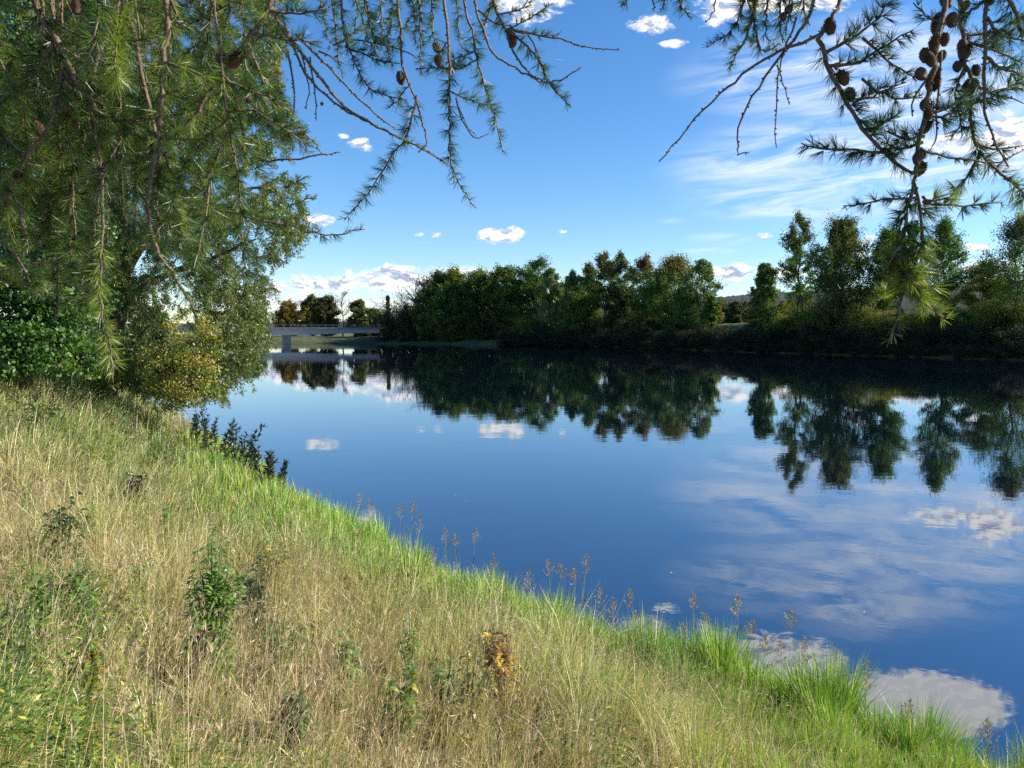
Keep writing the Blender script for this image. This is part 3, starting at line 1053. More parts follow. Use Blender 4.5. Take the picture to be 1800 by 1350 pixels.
# ------------------------------------------------------------------ grass
def blades(mb, base, L, W, dirn, bend, C, Ctip=None):
    """bent tapering blades (3 segments): root base, length, width, lean direction (unit, xy), bend 0..1.5"""
    n = len(base)
    side = np.stack([-np.sin(dirn), np.cos(dirn)], -1)
    rot = rng.normal(0, 1.0, n)
    side = np.stack([np.cos(dirn + math.pi / 2 + rot), np.sin(dirn + math.pi / 2 + rot), np.zeros(n)], -1)
    fw = np.stack([np.cos(dirn), np.sin(dirn), np.zeros(n)], -1)
    up = np.array([0, 0, 1.0])
    pts = [base]
    p = base
    ang = .15 * bend
    for k in range(3):
        a_ = np.clip(ang + bend * (k / 2.2), 0, 2.2)
        p = p + (fw * np.sin(a_)[:, None] + up * np.cos(a_)[:, None]) * (L / 3)[:, None]
        pts.append(p)
    ws = [1.0, .9, .6]
    V = []
    for k in range(3):
        V += [pts[k] - side * (W * ws[k] / 2)[:, None], pts[k] + side * (W * ws[k] / 2)[:, None]]
    V.append(pts[3])
    V = np.stack(V, 1)
    i = np.arange(n)[:, None] * 7
    q = np.concatenate([i + np.array([[0, 1, 3, 2]]), i + np.array([[2, 3, 5, 4]])])
    t3 = i + np.array([[4, 5, 6]])
    Ct = C if Ctip is None else Ctip
    f_ = np.array([0, 0, .35, .35, .75, .75, 1.0])[None, :, None]
    CC = C[:, None] * (1 - f_) + Ct[:, None] * f_
    mb.add(V.reshape(-1, 3), [q, t3], CC.reshape(-1, 3))
    return pts


def sample_bank(n, y0, y1, pw, smin, smax=99, u0=-260, u1=2050):
    """points on the near bank, density falling with distance"""
    e = 1 - pw
    Y = (rng.uniform(0, 1, n) * (y1 ** e - y0 ** e) + y0 ** e) ** (1 / e)
    X = (rng.uniform(u0, u1, n) - 900) / F * Y
    s = sdist(X, Y)
    k = (s > smin) & (s < smax)
    return X[k], Y[k], s[k]


STRAW = np.array([.72, .60, .29])
TAN = np.array([.56, .42, .23])
YG = np.array([.42, .47, .09])
GR = np.array([.12, .21, .035])


def hsh(i_, j_, k_):
    q_ = np.sin(i_ * 127.1 + j_ * 311.7 + k_ * 74.7) * 43758.5453
    return q_ - np.floor(q_)


def tussock(X, Y, g_=.30, pull=.5):
    """draws roots together into tufts: new roots, outward direction, tuft id randoms"""
    xr, yr = X * .8 + Y * .6, -X * .6 + Y * .8
    i_, j_ = np.floor(xr / g_), np.floor(yr / g_)
    cx, cy_ = (i_ + .15 + .7 * hsh(i_, j_, 1)) * g_, (j_ + .15 + .7 * hsh(i_, j_, 2)) * g_
    ox, oy = xr - cx, yr - cy_
    xr, yr = cx + ox * pull, cy_ + oy * pull
    return xr * .8 - yr * .6, xr * .6 + yr * .8, ox * .8 - oy * .6, ox * .6 + oy * .8, hsh(i_, j_, 3), hsh(i_, j_, 4)


mb = MB()
X, Y, s = sample_bank(470000, 2.0, 46, .55, .1)
k = rng.uniform(0, 1, len(X)) < sst(1.2, 3.3, s + .5 * wob(X, Y, 2.0)) * .9 + .1 * sst(12, 18, Y) + .04
X, Y = X[k], Y[k]
X, Y, ox, oy, h1, h2 = tussock(X, Y)
s = sdist(X, Y)
n = len(X)
Z = nz(X, Y)
greenness = sst(-.2, .7, wob(X, Y, .8)) * .75 + sst(1.9, .6, s) * .9 + sst(.3, .9, wob(Y + 9, X, 1.9)) * .4
greenness = greenness + sst(6.5, 13, Y) * .75 + (h1 - .5) * 1.0 + .20
Lr = rng.uniform(0, 1, n) ** 1.2
greenness = np.clip(greenness * .8 + .55 * (.45 - Lr) + rng.normal(0, .22, n), 0, 1.25)
tan = sst(.0, .8, wob(X + 4, Y - 7, .6))[:, None]
dry = STRAW * (1 - tan * .7) + TAN * tan * .7
g1 = np.clip(greenness * 1.6, 0, 1)[:, None]
g2 = (np.clip(greenness - .55, 0, 1) * 1.5)[:, None]
C = dry * (1 - g1) + YG * g1
C = C * (1 - g2) + GR * g2
C = C * np.exp(rng.normal(-.08, .36, (n, 1))) * np.exp(rng.normal(0, .07, (n, 3)))
hmod = (.45 + .55 * sst(2.0, 5.0, Y)) * (.75 + .30 * wob(X, Y, 1.3) + .2 * wob(Y, X, 3.0)) * (.6 + .7 * h2)
L = (.18 + .66 * Lr) * np.clip(hmod, .35, 1.35) * (.55 + .45 * sst(.5, 2.2, s))
W = np.maximum(.0042, .00085 * Y) * rng.uniform(.6, 1.4, n)
flow = .2 + 1.4 * wob(X, Y, .9)
dirn = np.arctan2(oy / .12 + .9 * np.sin(flow), ox / .12 + .9 * np.cos(flow)) + rng.normal(0, .45, n)
bend = np.abs(rng.normal(.95, .55, n)) + .5 * np.clip(wob(Y, X, 1.4), 0, 1)
blades(mb, np.stack([X, Y, Z - .03], -1), L, W, dirn, bend, np.clip(C * .70, .01, .9), np.clip(C * 1.04, .01, .9))  # blade roots coloured darker for the shade between tufts
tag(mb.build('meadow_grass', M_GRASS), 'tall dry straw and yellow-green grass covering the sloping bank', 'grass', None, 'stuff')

# low broad-leaved herbs between the tufts
mb = MB()
X, Y, s = sample_bank(110000, 2.2, 34, .75, .9)
k = (wob(X + 3, Y + 5, 1.5) + .6 * wob(Y, X, 4.2) + rng.normal(0, .25, len(X))) > .42
X, Y = X[k], Y[k]
n = len(X)
for q_ in range(3):
    an = rng.uniform(0, 6.283, n)
    Pb = np.stack([X + rng.normal(0, .04, n), Y + rng.normal(0, .04, n), nz(X, Y) + rng.uniform(.08, .42, n)], -1)
    D = unit(np.stack([np.cos(an), np.sin(an), rng.uniform(-.5, .6, n)], -1))
    S = unit(np.cross(D, np.array([0, 0, 1.0])) + rng.normal(0, .3, (n, 3)))
    cc = np.where(rng.uniform(0, 1, (n, 1)) < .12, np.array([[.40, .36, .04]]), np.array([[.13, .22, .035]])) * np.exp(rng.normal(0, .3, (n, 1)))
    leaves(mb, Pb, D, np.maximum(.03, .004 * Y) * rng.uniform(.7, 1.6, n), np.maximum(.013, .0018 * Y), cc, S)
tag(mb.build('meadow_herbs', M_LEAF), 'low leafy green herbs growing between the grass tufts', 'herbs', None, 'stuff')

# flowering stems with feathery tan seed heads
mb = MB()
X, Y, s = sample_bank(26000, 2.2, 40, .7, 1.3)
k = (wob(X, Y, .8) + rng.normal(0, .5, len(X))) < .35
X, Y = X[k], Y[k]
n = len(X)
L = rng.uniform(.45, .80, n)
C = (TAN * 1.0)[None] * np.exp(rng.normal(0, .2, (n, 1)))
dirn = .2 + 1.2 * wob(X, Y, .9) + rng.normal(0, .8, n)
pts = blades(mb, np.stack([X, Y, nz(X, Y) - .03], -1), L, np.maximum(.0026, .00050 * Y), dirn, np.abs(rng.normal(.55, .35, n)), C)
for k_ in range(7):
    f_ = rng.uniform(.15, 1.0, n)[:, None]
    Pb = pts[2] * (1 - f_) + pts[3] * f_
    D = unit(unit(pts[3] - pts[2]) + rvec(n) * .55)
    leaves(mb, Pb, D, rng.uniform(.018, .05, n), np.maximum(.0035, .0006 * Y), jit(np.array([.44, .31, .18]), n, .2, .06))
tag(mb.build('seeding_grass', M_GRASS), 'thin grass stems with feathery tan seed heads over the meadow', 'grass', None, 'stuff')

# lush sedge on the waterline
mb = MB()
X, Y, s = sample_bank(700000, 3.0, 27, .75, -.35, 3.7)
k = rng.uniform(0, 1, len(X)) < np.clip(1.5 - .33 * s - .25 * (wob(X, Y, 2.2) < -.35), .1, 1) * sst(27, 14, Y) * sst(3.9, 1.9, s * np.interp(Y, [4, 14, 24], [1.0, 1.25, 2.2]))
X, Y, s = X[k], Y[k], s[k]
X, Y, ox, oy, h1, h2 = tussock(X, Y, .34, .62)
s = sdist(X, Y)
k = s > -.45
X, Y, s, ox, oy, h1, h2 = [q_[k] for q_ in (X, Y, s, ox, oy, h1, h2)]
n = len(X)
hm = np.clip(.95 + .35 * wob(X, Y, 2.6) - .13 * s, .35, 1.4)
L = rng.uniform(.30, .74, n) * hm * (.6 + .65 * h2)
W = np.maximum(.0125, .0013 * Y) * rng.uniform(.6, 1.3, n)
dirn = np.arctan2(oy / .14 + .5, ox / .14 + .3) + rng.normal(0, .5, n)
mixg = np.clip(.5 + .5 * wob(X, Y, 1.9) + rng.normal(0, .3, n), 0, 1)[:, None]
C = np.array([.14, .28, .026]) * (1 - mixg) + np.array([.35, .47, .045]) * mixg
dead = (rng.uniform(0, 1, n) < .07)[:, None]
C = np.where(dead, STRAW, C) * np.exp(rng.normal(0, .22, (n, 1)))
bend = np.abs(rng.normal(.32, .28, n))
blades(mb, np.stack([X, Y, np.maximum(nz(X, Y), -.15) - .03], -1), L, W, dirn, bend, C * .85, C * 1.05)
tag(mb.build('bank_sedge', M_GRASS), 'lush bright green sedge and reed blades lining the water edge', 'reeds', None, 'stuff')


# ------------------------------------------------------------------ reed stalks with open seed heads
def shore_depth(u, want=.12):
    for d in np.arange(30, 2.5, -.05):
        if sdist((u - 900) / F * d, d) >= want:
            return d
    return 5


STK = [(560, 862), (632, 866), (650, 878), (705, 885), (726, 882), (738, 905), (782, 925), (800, 938), (836, 930), (868, 975), (930, 1000), (962, 985), (985, 990), (1010, 1000), (1032, 975),
       (1052, 1030), (1080, 1052), (1108, 1036), (1118, 1075), (1165, 1110), (1200, 1095), (1218, 1042), (1240, 1078), (1296, 1048), (1324, 1092), (1388, 1072), (1372, 1124),
       (1415, 1118), (1468, 1140), (1478, 1165), (1526, 1162), (1345, 1118), (1600, 1230), (1735, 1265)]
for u, vt in STK:
    d = shore_depth(u, rng.uniform(.0, .35))
    tp = P(u, vt, d)
    bx = tp[0] + rng.normal(0, .06)
    by = d + rng.normal(0, .06)
    zb = max(float(nz(bx, by)), -.2)
    bpt = np.array([bx, by, zb - .02])
    if tp[2] - zb < .35:
        tp[2] = zb + .5
    root = empty('reed_stalk', bpt, 'slender reed grass stalk with an open brownish seed head by the water', 'reed', 'reed grass stalks with seed heads along the water edge')
    st_ = MB()
    pth = catmull([bpt, (bpt + tp) / 2 + rng.normal(0, .015, 3), tp], 8)
    tube(st_, pth, np.linspace(.0035, .0014, 8), 4, (.22, .24, .07))
    nb = 3
    for k_ in range(nb):
        f_ = rng.uniform(.3, .7)
        pb = bpt + (tp - bpt) * f_
        an = rng.uniform(0, 6.28)
        tube(st_, catmull([pb, pb + np.array([math.cos(an) * .06, math.sin(an) * .06, .12]), pb + np.array([math.cos(an) * .16, math.sin(an) * .16, .15])], 5), [.003, .0045, .004, .003, .001], 3, (.2, .26, .05))
    st_.build('stem', M_GRASS, root)
    pn = MB()
    hl = rng.uniform(.20, .32)
    ax_ = unit(pth[-1] - pth[-3])
    for k_ in range(26):
        f_ = k_ / 26
        p0 = tp - ax_ * hl * (1 - f_)
        an = rng.uniform(0, 6.28)
        ln = .11 * (1.05 - f_) * rng.uniform(.7, 1.3)
        dr = unit(np.array([math.cos(an), math.sin(an), rng.uniform(.5, 1.2)]))
        tube(pn, np.array([p0, p0 + dr * ln]), [.0011, .0008], 3, (.30, .21, .13), cap=False)
        m_ = 12
        Pp = p0 + dr * ln * rng.uniform(.25, 1.05, (m_, 1)) + rng.normal(0, .004, (m_, 3))
        leaves(pn, Pp, unit(dr + rvec(m_) * .5 + np.array([0, 0, .3])), rng.uniform(.012, .022, m_), .0065, jit((.34, .25, .15), m_, .25, .08))
    pn.build('seed_head', M_GRASS, root)


# ------------------------------------------------------------------ leafy weeds in the meadow
def weed(label, u, vb, vt, hw, leafc, stemc=(.12, .14, .04), n_stem=3, per=40, L=.075, Wd=.028, cat='plant', name='leafy_weed', seedhead=None, parts=('stem', 'foliage')):
    vb = min(vb + 45, 1345)
    hw *= 1.45
    L *= 1.15
    Wd *= 1.05
    per = int(per * 1.3)
    n_stem = int(n_stem * 1.7)
    g0 = ground_at(u, vb)
    d = g0[1]
    H = (vb - vt) / F * d
    rad = hw / F * d
    root = empty(name, g0, label, cat)
    st_ = MB()
    lf = MB()
    sh = MB()
    for k_ in range(n_stem):
        an = rng.uniform(0, 6.28)
        e = np.array([math.cos(an), math.sin(an), 0]) * rad * rng.uniform(.1, .9)
        tp = g0 + e + np.array([0, 0, H * rng.uniform(.7, 1.0) if k_ else H])
        pth = catmull([g0 + e * .15 - np.array([0, 0, .04]), g0 + e * .5 + np.array([0, 0, H * .5]), tp], 9)
        tube(st_, pth, np.linspace(.0055, .002, 9), 5, stemc)
        nl = int(per * rng.uniform(.8, 1.2))
        ti = rng.uniform(.16, 1.0, nl)
        Pp = np.stack([np.interp(ti, np.linspace(0, 1, 9), pth[:, k]) for k in range(3)], -1)
        a2 = rng.uniform(0, 6.28, nl)
        D = unit(np.stack([np.cos(a2), np.sin(a2), rng.uniform(-.5, .5, nl)], -1))
        ln = L * rng.uniform(.6, 1.3, nl) * (1.15 - .5 * ti)
        off = D * (rad * rng.uniform(0, .5, nl) * (1.1 - ti))[:, None]
        S = unit(np.cross(D, np.array([0, 0, 1.0])) + rng.normal(0, .25, (nl, 3)))
        cc = np.array([leafc[i_] for i_ in rng.integers(0, len(leafc), nl)])
        cc = cc * np.exp(rng.normal(0, .2, (nl, 1)))
        # folded two-part leaf: base half and drooping tip half
        mid_ = Pp + off + D * (ln * .5)[:, None]
        leaves(lf, Pp + off, D, ln * .8, Wd * rng.uniform(.8, 1.3, nl), cc, S)
        leaves(lf, mid_ - D * (ln * .12)[:, None], unit(D + np.array([0, 0, -.55])), ln * .7, Wd * rng.uniform(.6, 1.0, nl), cc, S)
        if seedhead:
            m_ = 110
            ti = rng.uniform(.55, 1, m_)
            Pp = np.stack([np.interp(ti, np.linspace(0, 1, 9), pth[:, k]) for k in range(3)], -1) + rng.normal(0, .012, (m_, 3))
            leaves(sh, Pp, rvec(m_), rng.uniform(.010, .02, m_), .009, jit(seedhead, m_, .3, .1))
    st_.build('stem', M_GRASS, root)
    lf.build('foliage', M_WEED, root)
    if seedhead:
        sh.build('seed_head', M_GRASS, root)
    return root


NET = [(.17, .29, .05), (.23, .36, .07), (.12, .21, .04)]
YL = [(.40, .33, .03), (.28, .27, .04), (.12, .17, .03)]
weed('tallest leafy green weed clump in the middle of the dry grass', 375, 1190, 940, 42, NET, n_stem=9, per=62, L=.062, Wd=.019)
weed('dark leafy sprig leaning right of the tallest weed clump', 455, 1090, 975, 40, [(.05, .08, .025), (.07, .10, .03)], n_stem=4, per=30)
weed('low dark-leaved weed near the left edge, halfway down the grass', 92, 1090, 990, 42, NET, n_stem=6, per=34)
weed('thin dark-stemmed weed above the low one at the left edge', 105, 985, 870, 45, [(.05, .09, .025), (.09, .13, .03)], n_stem=4, per=30)
weed('slender green weed standing between the tall clump and the rusty dock', 615, 1200, 1105, 22, NET, n_stem=4, per=30)
weed('small pale green weed at the bottom, below the tall clump', 515, 1310, 1215, 26, [(.12, .18, .05), (.16, .22, .07)], n_stem=5, per=30)
weed('upright green weed with yellow lower leaves right of the bottom centre', 705, 1280, 1165, 28, NET + [(.34, .32, .03)], n_stem=4, per=32)
weed('yellow-leaved weed behind the tallest clump', 492, 1010, 935, 36, YL, n_stem=5, per=30)
weed('small yellow-leaved weed high on the slope', 180, 800, 750, 36, [(.30, .32, .05), (.22, .28, .05)], n_stem=4, per=30, L=.09)
weed('dark green weed tuft on the upper slope near the left edge', 75, 735, 685, 50, [(.06, .09, .03), (.10, .13, .04)], n_stem=7, per=36, L=.11, Wd=.035)
weed('bright green tuft above the grassy edge by the dark shoots', 298, 800, 765, 32, [(.12, .20, .03), (.17, .24, .05)], n_stem=6, per=34, L=.12, Wd=.03)
weed('near-black weed tuft standing in for a shadowed hollow in the bright slope grass', 232, 870, 828, 26, [(.018, .025, .012), (.03, .04, .015)], n_stem=6, per=34, L=.10, Wd=.03)  # leaves coloured near black in place of a shadow patch
weed('rusty dock plant with brown seed spikes and yellow leaves', 888, 1215, 1098, 32, [(.58, .46, .03), (.52, .38, .03), (.34, .14, .03)], (.16, .07, .035), n_stem=6, per=12, L=.09, Wd=.028, name='dock_plant', seedhead=(.16, .05, .032))

for k_ in range(30):
    u, vb = rng.uniform(10, 1000), rng.uniform(760, 1320)
    g0 = ground_at(u, vb)
    if sdist(g0[0], g0[1]) < 1.6:
        continue
    hgt_ = rng.uniform(.28, .50) / g0[1] * F
    weed('small leafy green weed scattered in the dry grass of the bank', u, vb, vb - hgt_, .10 / g0[1] * F, [NET, NET, [(.18, .25, .05), (.13, .20, .04)], YL][k_ % 4], n_stem=3, per=22, L=.06, Wd=.02)
    list(col.objects)[-3]['group'] = 'small weeds in the bank grass'

for k_ in range(11):
    u, v = rng.uniform(620, 1650), rng.uniform(790, 1080)
    dd_ = 4 / -(P(u, v, 1.0)[2] - CAMZ)
    if sdist((u - 900) / F * dd_, dd_) > -.8:
        continue
    pc = P(u, v, dd_)
    pc[2] = .012
    lb = MB()
    a0 = rng.uniform(0, 6.28)
    ring = np.array([[math.cos(a0 + q_) * .024, math.sin(a0 + q_) * .024 * .6, .003 * math.cos(2 * q_)] for q_ in np.arange(8) * math.pi / 4])
    lb.add(np.vstack([pc - np.array([0, 0, .008]), pc + ring]), np.array([[0, 1 + q_, 1 + (q_ + 1) % 8] for q_ in range(8)]), (.55, .50, .38))
    tag(lb.build('floating_leaf', M_LEAF), 'tiny pale leaf floating on the open water', 'leaf', 'pale leaves floating on the river')

# ------------------------------------------------------------------ larch boughs overhead
TRK = np.array([-3.3, -1.0, 0])
TRK[2] = float(nz(TRK[0], TRK[1]))
larch = empty('larch_tree', TRK, 'larch whose drooping needle sprays and brown cones frame the top of the view', 'tree')
tb = MB()
tube(tb, catmull([TRK - np.array([0, 0, .3]), TRK + np.array([.05, .1, 2]), TRK + np.array([0, .15, 5]), TRK + np.array([.1, .1, 10])], 14), np.linspace(.24, .08, 14), 10)
tb.build('trunk', M_BARK, larch, True)
lm = MB()
top = TRK + np.array([0, .15, 3.6])
for pts_, ra in (([top, P(-350, -330, 1.2), P(150, -190, 1.8), P(700, -150, 2.0), P(1150, -140, 1.9), P(1500, -130, 1.7), P(1900, -120, 1.6)], .030),
                 ([top + np.array([0, 0, .3]), P(-400, -330, 2.2), P(0, -200, 2.6), P(400, -160, 2.9), P(800, -170, 3.0)], .030),
                 ([top - np.array([0, 0, .2]), P(-420, -200, 1.6), P(-150, -160, 1.5), P(250, -140, 1.3), P(600, -160, 1.3)], .026)):
    tube(lm, catmull(pts_, 40), np.linspace(ra, ra * .12, 40), 8)
lm.build('limb', M_BARK, larch, True)

# a cone: overlapping rounded scales in a spiral, 1 unit long
cm_ = MB()
tube(cm_, np.array([[0, 0, -.04], [0, 0, .25], [0, 0, .6], [0, 0, .97]]), [.20, .34, .30, .07], 8)
for k_ in range(58):
    f_ = k_ / 57
    an = k_ * 2.39996
    rr = .37 * math.sin(math.pi * (.16 + .80 * f_)) ** .75 + .02
    c0 = np.array([math.cos(an) * rr * .72, math.sin(an) * rr * .72, .02 + f_ * .86])
    out = np.array([math.cos(an), math.sin(an), 0])
    sd_ = np.array([-math.sin(an), math.cos(an), 0])
    dr = unit(out * .75 + np.array([0, 0, 1.0]))
    Lc, Wc = .24, .26
    V = [c0 - sd_ * Wc * .3, c0 + sd_ * Wc * .3, c0 + dr * Lc * .6 + sd_ * Wc * .5, c0 + dr * Lc + out * .03, c0 + dr * Lc * .6 - sd_ * Wc * .5]
    cm_.add(np.array(V), np.array([[0, 1, 2, 3, 4]]))
cone_obj = cm_.build('cone', M_CONE)
cone_me = cone_obj.data
bpy.data.objects.remove(cone_obj)
HEX = [np.array([0, 0, 1.]), np.array([0, 0, -1.])] + [np.array([math.cos(a_), math.sin(a_), 0]) for a_ in (0, 1.57, 3.14, 4.71)]
HEXV = np.array(HEX)
HEXF = np.array([[0, 2, 3], [0, 3, 4], [0, 4, 5], [0, 5, 2], [1, 3, 2], [1, 4, 3], [1, 5, 4], [1, 2, 5]])


def strand(bk, nd, path, r0, r1, nr=None, nlen=.030, per=26, step=.0080, knob=.0022, colr=(.095, .17, .035), wig=.004):
    """one larch shoot: bark tube with knobbly spurs; needle tufts between fractions nr"""
    pts = np.array([P(*q_) for q_ in path])
    seg = np.linalg.norm(np.diff(pts, axis=0), axis=1).sum()
    m_ = max(8, int(seg / .018))
    c = catmull(pts, m_)
    c[1:-1] += rng.normal(0, wig * .35, (m_ - 2, 3))
    tube(bk, c, np.linspace(r0, r1, m_), 5)
    cum = np.concatenate([[0], np.cumsum(np.linalg.norm(np.diff(c, axis=0), axis=1))])
    tot = cum[-1]
    ps = np.arange(.01, tot, step)
    ps = ps + rng.normal(0, step * .2, len(ps))
    T = np.gradient(c, axis=0)
    for s_ in ps:
        f_ = s_ / tot
        p = np.array([np.interp(s_, cum, c[:, k]) for k in range(3)])
        ta = unit(np.array([np.interp(s_, cum, T[:, k]) for k in range(3)]))
        e = unit(np.cross(ta, rvec(1)[0]))
        r_ = r0 + (r1 - r0) * f_
        kp = p + e * (r_ + knob * .5)
        if knob and rng.uniform() < .75:
            bk.add(kp + HEXV * knob * rng.uniform(.6, 1.15), HEXF)
        if nr and nr[0] <= f_ <= nr[1]:
            fade = min(1, (f_ - nr[0]) * 9 + .25) * (1 if f_ < .8 else max(.35, (1 - f_) * 4 + .2))
            k2 = max(4, int(per * fade * rng.uniform(.6, 1.3)))
            sp = rng.uniform(.55, 1.15)
            D = unit(rvec(k2) * .75 + e * sp + ta * .70)
            ln = nlen * (.55 + .45 * fade) * rng.uniform(.65, 1.15, k2)
            S = unit(np.cross(D, rvec(k2)))
            wv = .00062 + .00010 * path[0][2]
            V = np.stack([kp - S * wv * .5, kp + S * wv * .5, kp + D * (ln * .7)[:, None] + S * wv * .42, kp + D * ln[:, None], kp + D * (ln * .7)[:, None] - S * wv * .42], 1)
            cc = jit(np.asarray(colr), k2, .22, .10)
            nd.add(V.reshape(-1, 3), np.arange(k2 * 5).reshape(k2, 5), np.repeat(cc, 5, 0))
    return c


def place_cones(branch, lst):
    for (u, v, d, sz) in lst:
        o = bpy.data.objects.new('cone', cone_me)
        col.objects.link(o)
        o.parent = branch
        p = P(u, v, d)
        o.location = tuple(p - np.array(larch.location) - np.array(branch.location))
        s_ = .78 * sz / F * d * rng.uniform(.85, 1.1)
        o.scale = (s_ * 1.02, s_ * 1.02, s_)
        o.rotation_euler = (rng.uniform(-.6, .6) + math.pi * (rng.uniform() < .25), rng.uniform(-.6, .6), rng.uniform(0, 6.28))


def bough(strands, cones=()):
    bk, nd = MB(), MB()
    for sd_ in strands:
        strand(bk, nd, **sd_)
    b = bk.build('branch', M_TWIG, larch, True)
    if nd.n:
        nd.build('needles', M_NEEDLE, b)
    place_cones(b, cones)
    return b


def S_(d, pts, r0=.0032, r1=.0012, nr=None, **kw):
    path = [(q_[0], q_[1], d + (q_[2] if len(q_) > 2 else 0)) for q_ in pts]
    return dict(path=path, r0=r0, r1=r1, nr=nr, **kw)


DK = (.040, .078, .016)  # shade put into the needle colour
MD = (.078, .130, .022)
LT = (.20, .26, .036)  # sunlight put into the needle colour
# centre-top boughs
bough([S_(1.9, [(692, -150), (700, 0), (705, 60), (706, 112), (726, 162), (744, 215), (748, 252), (735, 268)], .004, .0015, (.30, .52), colr=MD),
       S_(1.9, [(733, 168), (716, 235), (690, 272), (660, 322), (632, 355), (605, 388)], .003, .001, (.0, 1), colr=DK, nlen=.034, per=26),
       S_(1.9, [(720, 150), (700, 175), (685, 190)], .002, .001, (.1, 1), colr=MD)], [(702, 126, 1.9, 27)])
bough([S_(1.8, [(776, -150), (780, 0), (789, 80), (790, 150), (791, 205), (790, 258), (800, 310), (836, 366)], .0042, .0011, (.45, 1), colr=DK, nlen=.031, per=26),
       S_(1.8, [(790, 160), (830, 178), (876, 184)], .002, .001, (.1, 1), colr=MD),
       S_(1.8, [(801, 172), (812, 205), (826, 235), (843, 243), (866, 232)], .0018, .001, None),
       S_(1.8, [(803, 178), (818, 218), (838, 238)], .0016, .001, None),
       S_(1.8, [(790, 70), (770, 100), (772, 125)], .002, .0015, (.1, .6), colr=MD)], [(773, 117, 1.8, 26), (771, 92, 1.8, 22)])
bough([S_(1.85, [(805, -150), (816, 0), (830, 60), (841, 112), (855, 160), (868, 200), (879, 240), (884, 272)], .0036, .001, (.42, 1), colr=MD, nlen=.030, per=24),
       S_(1.85, [(835, 90), (800, 105), (785, 112)], .002, .001, (.1, 1), colr=MD),
       S_(1.85, [(838, 105), (806, 120), (760, 118), (730, 122)], .002, .001, (.0, .8), colr=MD)])
bough([S_(1.75, [(830, -150), (836, 0), (848, 50), (868, 95), (905, 118), (950, 142), (985, 139), (1024, 117)], .0034, .0013, None)])
bough([S_(1.7, [(855, -150), (868, 0), (889, 55), (902, 88), (925, 125), (955, 145)], .0042, .0015, (.35, .62), colr=MD),
       S_(1.7, [(903, 62), (930, 84), (950, 112), (968, 150), (1003, 188)], .0028, .001, (.0, .95), colr=MD, nlen=.026),
       S_(1.7, [(928, 62), (945, 95), (960, 130), (982, 165)], .0018, .001, None),
       S_(1.7, [(896, 48), (935, 60), (985, 68), (1030, 82), (1088, 88)], .0026, .001, None),
       S_(1.7, [(905, 55), (945, 62), (984, 60)], .002, .001, (.2, 1), colr=MD, nlen=.016),
       S_(1.7, [(895, 50), (935, 30), (973, 5)], .002, .001, (.1, 1), colr=DK, nlen=.016),
       S_(1.7, [(880, 25), (915, 15), (950, -20)], .002, .001, (.1, 1), colr=DK, nlen=.018),
       S_(1.7, [(840, 18), (870, 42), (900, 46)], .002, .001, None)], [(894, 50, 1.7, 30), (899, 84, 1.7, 26)])
# brown bare twigs left of centre
bough([S_(1.6, [(430, -150), (480, 20), (540, 108), (600, 180), (660, 222), (700, 240), (742, 262), (792, 292)], .0042, .0012, None, colr=MD),
       S_(1.6, [(500, 40), (545, 140), (620, 200), (690, 235), (780, 282)], .003, .0012, (.72, .9), nlen=.016),
       S_(1.6, [(520, 60), (572, 112), (650, 192), (694, 226)], .003, .0012, None),
       S_(1.6, [(545, 100), (553, 160), (556, 212)], .002, .001, None),
       S_(1.6, [(530, 95), (542, 140), (538, 192)], .002, .001, None),
       S_(1.6, [(505, 90), (518, 160), (512, 226), (500, 240)], .0024, .001, None),
       S_(1.6, [(560, 90), (590, 105), (607, 113)], .002, .001, None),
       S_(1.6, [(585, 80), (620, 60), (625, 30)], .002, .001, (.2, 1))], [(566, 185, 1.6, 10)])
bough([S_(1.9, [(585, -150), (600, 20), (608, 70), (625, 112), (650, 155), (690, 170), (716, 176)], .0035, .001, (.35, 1), colr=DK, nlen=.028, per=24),
       S_(1.9, [(606, 82), (640, 96), (672, 108), (703, 112)], .0026, .001, (.0, .9), colr=DK, per=24),
       S_(1.9, [(610, 70), (660, 76), (720, 95), (745, 112)], .002, .001, (.1, .6), colr=MD),
       S_(1.9, [(640, 0), (655, 55), (668, 72)], .002, .001, (.1, 1), colr=MD)])
bough([S_(1.45, [(230, 40), (280, 250), (345, 350), (430, 378), (510, 398), (575, 412), (641, 403)], .0040, .001, (.30, 1), colr=MD, nlen=.024, per=22)])
bough([S_(1.5, [(400, 100), (440, 265), (500, 281), (560, 273), (597, 267)], .003, .001, None)])
bough([S_(1.5, [(430, 60), (470, 160), (510, 205), (545, 245), (570, 272)], .003, .001, (.2, .9), colr=LT, nlen=.022),
       S_(1.5, [(500, 330), (520, 322), (542, 308)], .0018, .001, (.1, 1), nlen=.014),
       S_(1.5, [(510, 360), (535, 352), (557, 348)], .0018, .001, (.1, 1), nlen=.014),
       S_(1.5, [(455, 190), (490, 238), (540, 232)], .002, .001, (.0, .9), colr=DK)])
# more hanging shoots along the top, centre
for u, l1, u2 in ((560, 60, 575), (640, 90, 660), (665, 60, 672), (735, 110, 738), (755, 70, 762), (800, 60, 806), (862, 50, 850), (745, 40, 715), (620, 40, 640), (690, 80, 680), (580, 110, 596), (722, 60, 730)):
    bough([S_(rng.uniform(1.8, 2.5), [(u - 8, -140), (u, -20), ((u + u2) / 2 + 3, l1 * .5), (u2, l1), (u2 + 6, l1 + 25)], .003, .001, (.35, 1), colr=MD if rng.uniform() < .5 else DK, nlen=.025)])

